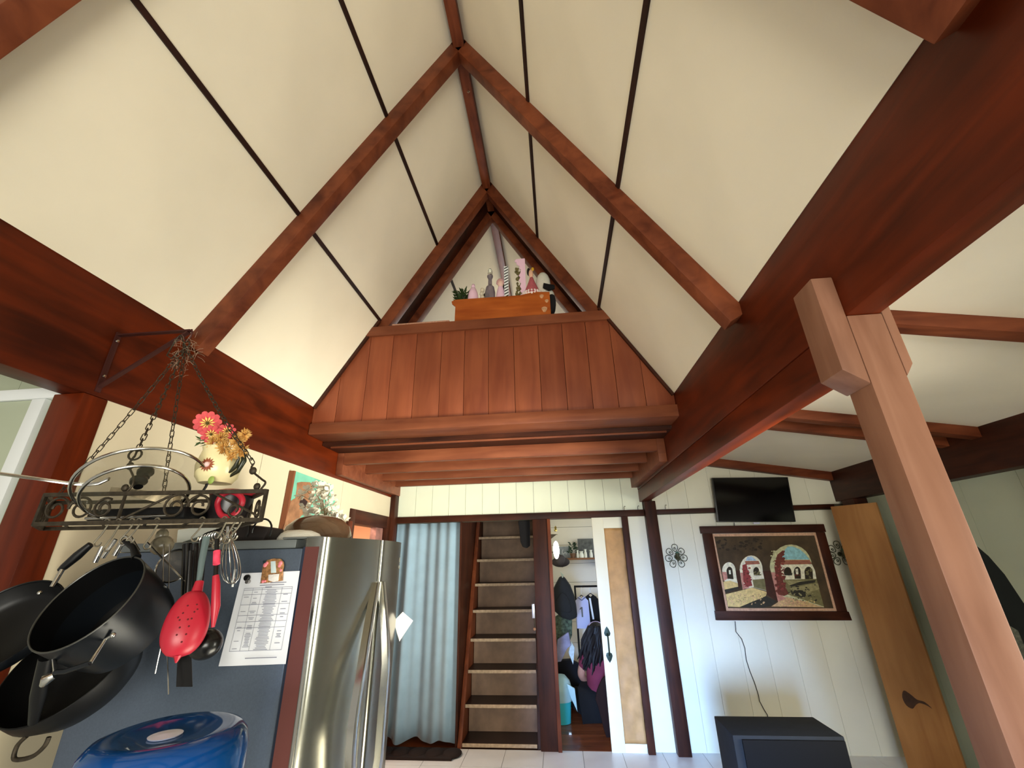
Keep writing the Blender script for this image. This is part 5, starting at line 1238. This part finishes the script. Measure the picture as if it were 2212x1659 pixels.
bowl.build('bowl', M['red'], rs0, smooth=True, solid=.003)
MB().tube([c + m3 @ Vector((0, .004, -Hh * .93)), c + m3 @ Vector((0, .0, -Hh * 1.13))], [.010, .002], 8).build('drip_point', M['red'], rs0, smooth=True)
MB().tube([top_ - ax * .012, top_ + ax * .014], [.013, .010], 10).build('collar', M['red'], rs0, smooth=True)
MB().tube([top_, atY((436, 1212), 1.16), atY((446, 1160), 1.17)], [.006, .008, .009], 10).build('handle', M['grey'], rs0, smooth=True)
for (u, v) in ((-.2, .42), (.25, .45), (-.3, .2), (.2, .22), (-.35, 0), (.0, 0), (.15, .02), (-.25, -.22), (.12, -.2), (-.3, -.42), (.1, -.42), (.0, -.62), (-.45, .08), (.32, .3)):
    w_ = math.sqrt(1 - abs(v) ** 2.2) * (1 - .12 * v); x_ = u * w_; y_ = .034 * w_ * math.sqrt(max(0, 1 - u * u)) + .0012
    MB().ball(c + m3 @ Vector((.047 * x_, y_, Hh * v)), .0024, .0012, .0024, 8, m3).build('hole', M['darkred'] if 'darkred' in M else M.setdefault('darkred', plain('dark_red_hole', (90, 10, 20), .8)), rs0, smooth=True)
# red spatula
sp0 = empty('red_spatula', atY((463, 1290), 1.14), 'narrow red spatula with a pink label on its dark handle', 'utensil')
MB().tube([atY((466, 1243), 1.14), atY((467, 1262), 1.14), atY((466, 1310), 1.14), atY((460, 1355), 1.14)], [.0075, .0095, .0105, .004], 12).build('blade', M['red'], sp0, smooth=True)
MB().tube([atY((466, 1245), 1.14), atY((469, 1165), 1.16)], .0058, 10).build('handle', M['black'], sp0, smooth=True)
MB().tube([atY((467.5, 1219), 1.135), atY((468.5, 1190), 1.14)], .0085, 10).build('label', plain('pink_label', (244, 70, 100), .5, noise=.4, nscale=60), sp0, smooth=True)
# black ladle
ldc = atY((444, 1391), 1.20)
ld = empty('black_ladle', ldc, 'glossy black ladle hanging behind the red spatula', 'utensil')
BL2 = plain('glossy_black_nylon', (16, 15, 15), .25)
MB().ball(ldc, .042, .036, .037, 24).build('bowl', BL2, ld, smooth=True)
MB().tube([ldc + Vector((-.02, .01, .02)), atY((428, 1320), 1.22), atY((440, 1165), 1.22)], [.009, .007, .009], 10).build('handle', BL2, ld, smooth=True)
# black turner blade behind
td = empty('black_turner', atY((395, 1452), 1.25), 'matt black turner whose flat blade hangs below the red strainer', 'utensil')
MB().prism([atY(q, 1.26) for q in ((383, 1415), (412, 1415), (414, 1484), (380, 1484))], (0, .004, 0)).build('blade', BL2, td, bevel=.001)
MB().tube([atY((398, 1416), 1.26), atY((412, 1190), 1.26)], .009, 8).build('handle', BL2, td, smooth=True)
# black knife-like handles
for i, (p0, p1, w_) in enumerate((((405, 1175), (402, 1300), .013), ((420, 1175), (415, 1300), .012))):
    tag(MB().tube([atY(p0, 1.29), atY(p1, 1.29)], w_, 8).build('black_tool', BL2, smooth=True), ['dark flat tool hanging left of the red strainer handle', 'dark flat tool hanging directly behind the red strainer handle'][i], 'utensil')
# skewers
for i, (p0, p1) in enumerate((((348, 1395), (335, 1455)), ((361, 1390), (364, 1500)))):
    tag(MB().tube([atY((p0[0] + 6, 1175), 1.22), atY(p0, 1.24), atY(p1, 1.24)], .0014, 5).build('skewer', M['chrome']), ['short thin steel skewer hanging left of the red strainer', 'long twisted steel skewer hanging just left of the red strainer'][i], 'skewer')
# whisk
wk = empty('wire_whisk', atY((505, 1215), 1.24), 'steel balloon whisk with thin looped wires right of the red spatula', 'whisk')
wc, wt = atY((494, 1160), 1.24), atY((500, 1262), 1.24)
ax = (wt - wc); 
for k_ in range(7):
    an = PI * k_ / 7; sd_ = Vector((math.cos(an), math.sin(an), 0)); pts = []
    for i in range(21):
        t = i / 20; th = PI * t * 2 - PI; u_ = (1 + math.cos(th)) / 2; pts.append(wc + ax * u_ + sd_ * (.030 * math.sin(th) * (.5 + u_ * .6)))
    MB().tube(pts, .0011, 5).build('wire', M['chrome'], wk, smooth=True)
MB().tube([wc, wc + Vector((-.006, 0, .03))], .008, 8).build('handle', M['chrome'], wk, smooth=True)
tag(MB().tube([atY((508, 1230), 1.4555), atY((502, 1268), 1.4555)], .0036, 8).build('white_stick', M['white'], smooth=True), 'short white stick magnet on the fridge side beside the whisk', 'magnet')
o = atY((455, 1165), 1.26)
mb = MB()
for k_ in range(6): mb.tube([o + Vector((.035 * math.cos(t) + .004 * k_, .006 * k_, .022 * math.sin(t) + .003 * k_)) for t in [2 * PI * i / 16 for i in range(16)]], .002, 5, closed=True)
tag(mb.build('measuring_rings', M['chrome'], smooth=True), 'bundle of steel measuring-spoon rings under the right end of the rack', 'utensil', kind='stuff')
# ---------------------------------------------------------------- in the rack
def lid(c, n, R, label, name='pan_cover'):
    c = Vector(c); n, a, b = frame(n)
    r = empty(name, c, label, 'lid')
    MB().tube([c + (a * math.cos(t) + b * math.sin(t)) * R for t in [2 * PI * i / 48 for i in range(48)]], .0048, 8, closed=True).build('rim', M['chrome'], r, smooth=True)
    MB().lathe([(R - .003, .0), (R * .85, .010), (R * .5, .022), (R * .12, .027), (0, .0275)], c, n, 40, cap=False).build('glass', plain('lid_glass', (96, 92, 74), .05, alpha=.34, spec=1.0, coat=1.0), r, smooth=True)
    MB().lathe([(.012, .027), (.010, .04), (.022, .046), (.022, .056), (0, .06)], c, n, 20).build('knob', M['black'], r, smooth=True)
lid((-1.268, 1.2, 1.83), (-.478, .284, .831), .161, 'large glass pan lid with a steel rim leaning in the rack')
lid((-1.255, 1.175, 1.798), (-.478, .284, .831), .125, 'smaller glass pan lid in front of the large one in the rack')
bx = [atY(q, 1.235) for q in ((232, 1056), (372, 1062), (376, 1092), (232, 1062))]
o = MB().prism([atY((240, 1052), 1.23), atY((375, 1066), 1.23), atY((372, 1092), 1.23), atY((236, 1062), 1.23)], (0, .03, 0))
tag(o.build('printed_tin', plain('floral_print', (214, 196, 160), .5, noise=.75, nscale=26)), 'tin with a brown and cream floral print in the rack under the lids', 'tin')
gp = empty('griddle_pan', atY((330, 1095), 1.26), 'dark flat griddle pan lying in the rack with shiny steel edge', 'pan')
MB().box(-1.42, -1.10, 1.19, 1.32, ZR0 + .010, ZR0 + .045).build('body', M['nonstick'], gp, bevel=.008)
MB().tube([Vector((-1.41, 1.183, ZR0 + .018)), Vector((-1.12, 1.183, ZR0 + .018))], .0045, 8).build('steel_edge', M['chrome'], gp, smooth=True)
rd = empty('red_pot', atY((492, 1086), 1.27), 'small red enamel pot with a squared red handle at the right end of the rack', 'pot')
q = Vector((-.99, 1.29, ZR0 + .008))
MB().lathe([(.05, 0), (.06, .03), (.062, .075), (.058, .075), (.052, .012), (0, .01)], q + Vector((-.05, .005, 0)), n=28).build('body', plain('black_enamel', (26, 20, 22), .3), rd, smooth=True)
hp_ = [atY(p_, 1.235) for p_ in ((470, 1090), (478, 1072), (496, 1062), (515, 1068), (524, 1082), (514, 1103), (497, 1116), (478, 1112))]
MB().tube(smooth(hp_, 4, True), .0085, 8, closed=True).build('handle', M['red'], rd, smooth=True)
MB().lathe([(.064, .0), (.062, .012), (.03, .02), (0, .022)], q + Vector((-.05, .005, .076)), n=28).build('lid', plain('dull_red_enamel', (170, 40, 56), .4), rd, smooth=True)
# steel server reaching in from the left
sv_ = [atY(p_, Y_) for p_, Y_ in (((-60, 1016), .93), ((0, 1023), .97), ((80, 1034), 1.03), ((150, 1044), 1.08), ((190, 1047), 1.10), ((215, 1044), 1.11), ((236, 1034), 1.12))]
mb = MB(); vs = []
for p_ in sv_:
    for dy, dz in ((-.003, .0045), (.003, .0045), (.003, -.0045), (-.003, -.0045)): vs.append(p_ + Vector((0, dy, dz)))
mb.add(vs, [(i * 4 + k_, i * 4 + (k_ + 1) % 4, (i + 1) * 4 + (k_ + 1) % 4, (i + 1) * 4 + k_) for i in range(6) for k_ in range(4)] + [(0, 1, 2, 3), (27, 26, 25, 24)])
tag(mb.build('steel_server', M['chrome'], bevel=.001), 'long flat steel handle reaching in from the left edge across the rack', 'utensil')
# pitcher with flowers
pcx = atY((460, 1040), 1.31)
pv = empty('cream_pitcher', pcx, 'cream pitcher painted with a sunflower holding bright artificial flowers', 'pitcher')
zb = pcx.z - .005
PC = plain('cream_glaze', (240, 228, 176), .25, noise=.04, nscale=10)
MB().lathe([(.048, 0), (.062, .02), (.067, .055), (.060, .09), (.056, .108), (.060, .118), (.056, .118), (.052, .106), (.056, .088), (.062, .055), (0, .012)], (pcx.x, 1.32, zb), n=36).build('jug', PC, pv, smooth=True)
def on_jug(px, py, off=.0):
    d_ = ray(px, py); ox, oy = -pcx.x, -1.32; R_ = .0655 + off
    A2 = d_.x ** 2 + d_.y ** 2; B2_ = 2 * (d_.x * ox + d_.y * oy); C2 = ox * ox + oy * oy - R_ * R_; D_ = B2_ * B2_ - 4 * A2 * C2
    t = (-B2_ - math.sqrt(max(0, D_))) / (2 * A2); return O0 + d_ * t
c = on_jug(447, 1003)
st_ = MB(); nn_ = (c - Vector((pcx.x, 1.32, c.z))).normalized(); aa = nn_.cross(Vector((0, 0, 1))).normalized(); bb_ = Vector((0, 0, 1))
for k_ in range(14):
    a_ = 2 * PI * k_ / 14; d_ = aa * math.cos(a_) + bb_ * math.sin(a_); u = (aa * -math.sin(a_) + bb_ * math.cos(a_)) * .004
    st_.face([c + d_ * .004 + nn_ * .001, c + d_ * .014 + u + nn_ * .001, c + d_ * .024 + nn_ * -.001, c + d_ * .014 - u + nn_ * .001])
so = st_.build('painted_petals', plain('rust_petals', (150, 76, 44), .5), pv); so['kind'] = 'stuff'
MB().ball(c, .009, .009, .009, 10).build('painted_centre', plain('white_pink_centre', (236, 200, 196), .5), pv, smooth=True)
c = on_jug(456, 1037); MB().ball(c, .011, .004, .013, 10).build('painted_leaf', plain('light_green_leaf', (150, 176, 84), .5), pv, smooth=True)
hx_ = pcx.x + .055
DGH = plain('dark_green_handle', (40, 42, 26), .3)
MB().tube([(hx_ + .005, 1.31, zb + .105), (hx_ + .030, 1.31, zb + .10), (hx_ + .040, 1.31, zb + .07), (hx_ + .026, 1.31, zb + .035), (hx_ - .002, 1.31, zb + .018)], [.006, .008, .009, .007, .004], 8).build('handle', DGH, pv, smooth=True)
MB().tube([(hx_ + .004, 1.30, zb + .03), (hx_ + .022, 1.30, zb + .05), (hx_ + .034, 1.295, zb + .085)], [.003, .008, .002], 8).build('handle_leaf', DGH, pv, smooth=True)
fb_ = empty('flower_bunch', Vector((pcx.x, 1.32, zb + .10)), 'bunch of pink daisies and yellow chrysanthemums in the cream pitcher', 'flowers')
stem = plain('flower_stem_green', (60, 84, 40), .7)
def daisy(px, py, r, col, cen, n=11, Y=1.30):
    c = atY((px, py), Y); w_ = (O0 - c).normalized(); a = w_.cross(Vector((0, 0, 1))).normalized(); b = a.cross(w_) * -1
    b = w_.cross(a)
    f_ = MB()
    for k_ in range(n):
        t = 2 * PI * k_ / n; d_ = a * math.cos(t) + b * math.sin(t); u = (a * -math.sin(t) + b * math.cos(t)) * r * .2
        f_.add([c + d_ * r * .12, c + d_ * r * .5 + u * .9 + w_ * .003, c + d_ * r * .8 + u * 1.15 + w_ * .001, c + d_ * r * .96 + u * .7 - w_ * .002, c + d_ * r - w_ * .003, c + d_ * r * .96 - u * .7 - w_ * .002, c + d_ * r * .8 - u * 1.15 + w_ * .001, c + d_ * r * .5 - u * .9 + w_ * .003, c + d_ * r * .6 + w_ * .007],
               [(i, i + 1, 8) for i in range(7)] + [(7, 0, 8)])
    fl_ = f_.build('daisy', col, fb_)
    y_ = MB()
    for k_ in range(n):
        t = 2 * PI * k_ / n; d_ = a * math.cos(t) + b * math.sin(t); u = (a * -math.sin(t) + b * math.cos(t)) * r * .07
        y_.face([c + d_ * r * .1 + w_ * .009, c + d_ * r * .35 + u + w_ * .009, c + d_ * r * .55 + w_ * .0095, c + d_ * r * .35 - u + w_ * .009])
    yo = y_.build('petal_base', M['yel'], fl_); yo['kind'] = 'stuff'
    MB().ball(c + w_ * .008, r * .13, n=8).build('flower_centre', cen, fl_, smooth=True)
    MB().tube([c - w_ * .006, c.lerp(Vector((pcx.x, 1.32, zb + .11)), .6) + Vector((0, .01, 0)), (pcx.x, 1.32, zb + .06)], .002, 5).build('stem', stem, fb_)
M['yel'] = plain('petal_yellow', (244, 208, 110), .7)
CP = plain('coral_pink_petals', (226, 92, 96), .7, noise=.15, nscale=60); DC = plain('daisy_centre', (84, 70, 24), .8)
daisy(448, 914, .043, CP, DC); daisy(456, 938, .032, CP, DC, 10, 1.29); daisy(490, 931, .028, CP, DC, 9, 1.31)
YM = plain('apricot_mum_petals', (226, 178, 100), .7, noise=.25, nscale=50)
def mum(px, py, r, Y=1.28):
    c = atY((px, py), Y); f_ = MB(); w_ = (O0 - c).normalized()
    for k_ in range(70):
        d_ = Vector((rnd.gauss(0, 1), rnd.gauss(0, 1), rnd.gauss(0, 1))).normalized()
        if d_.dot(w_) < -.25: d_ = -d_
        u = d_.orthogonal().normalized() * r * .1; q_ = d_.cross(u).normalized() * r * .12; L_ = r * rnd.uniform(.75, 1.05)
        f_.add([c + d_ * r * .15, c + d_ * L_ * .6 + u, c + d_ * L_ + q_ * .5, c + d_ * L_ * .6 - u, c + d_ * L_ * .6 + q_], [(0, 1, 4), (1, 2, 4), (2, 3, 4), (3, 0, 4)])
    f_.build('chrysanthemum', YM, fb_)
for a_ in ((462, 958, .030), (485, 968, .034), (478, 945, .026), (512, 952, .030), (528, 938, .024), (520, 972, .030), (500, 985, .022, 1.27)): mum(*a_)
gl = MB()
for k_ in range(14):
    c = atY((440 + rnd.uniform(-8, 10), 955 + rnd.uniform(-8, 8)), 1.31); d_ = Vector((rnd.uniform(-1, .3), rnd.uniform(-.5, .5), rnd.uniform(-.6, .6))).normalized(); u = d_.orthogonal().normalized() * .004
    gl.face([c, c + d_ * .012 + u, c + d_ * .026, c + d_ * .012 - u])
go = gl.build('leaves', stem, fb_); go['kind'] = 'stuff'
# ================================================================== WATER JUG
JX, JY = -.765, .93
wj = empty('water_bottle', (JX, JY, 1.0), 'big translucent blue water bottle upside down at the bottom of the picture', 'bottle')
BLU = plain('blue_polycarbonate', (14, 72, 132), .1, spec=.8, trans=.2, ior=1.3, coat=.15)
prof = [(.028, .80), (.028, .86), (.06, .90), (.128, .94), (.134, .97), (.128, .985), (.134, 1.0), (.134, 1.10), (.127, 1.115), (.134, 1.13), (.137, 1.235), (.136, 1.265), (.130, 1.287), (.118, 1.300), (.100, 1.305), (.080, 1.301), (.045, 1.298), (0, 1.298)]
MB().lathe(prof, (JX, JY, 0), n=64).build('shell', BLU, wj, smooth=True)
MB().lathe([(.027, 0), (.028, .002), (0, .004)], (JX + .0, JY - .012, 1.2985), (0, 0, 1), 28, sx=1).build('base_disc', plain('pale_disc', (226, 232, 244), .35), wj, smooth=True)
ds = empty('water_dispenser', (JX, JY, 0), 'white water dispenser under the blue bottle, below the picture edge', 'dispenser')
MB().box(JX - .15, JX + .15, JY - .15, JY + .15, .02, .84).build('cabinet', M['white'], ds, bevel=.01)
MB().lathe([(.13, .841), (.13, .90), (.10, .90), (.09, .86), (0, .86)], (JX, JY, 0), n=32).build('collar', M['white'], ds, smooth=True)
MB().box(JX - .02, JX + .02, JY - .18, JY - .151, .70, .74).build('tap', M['black'], ds)
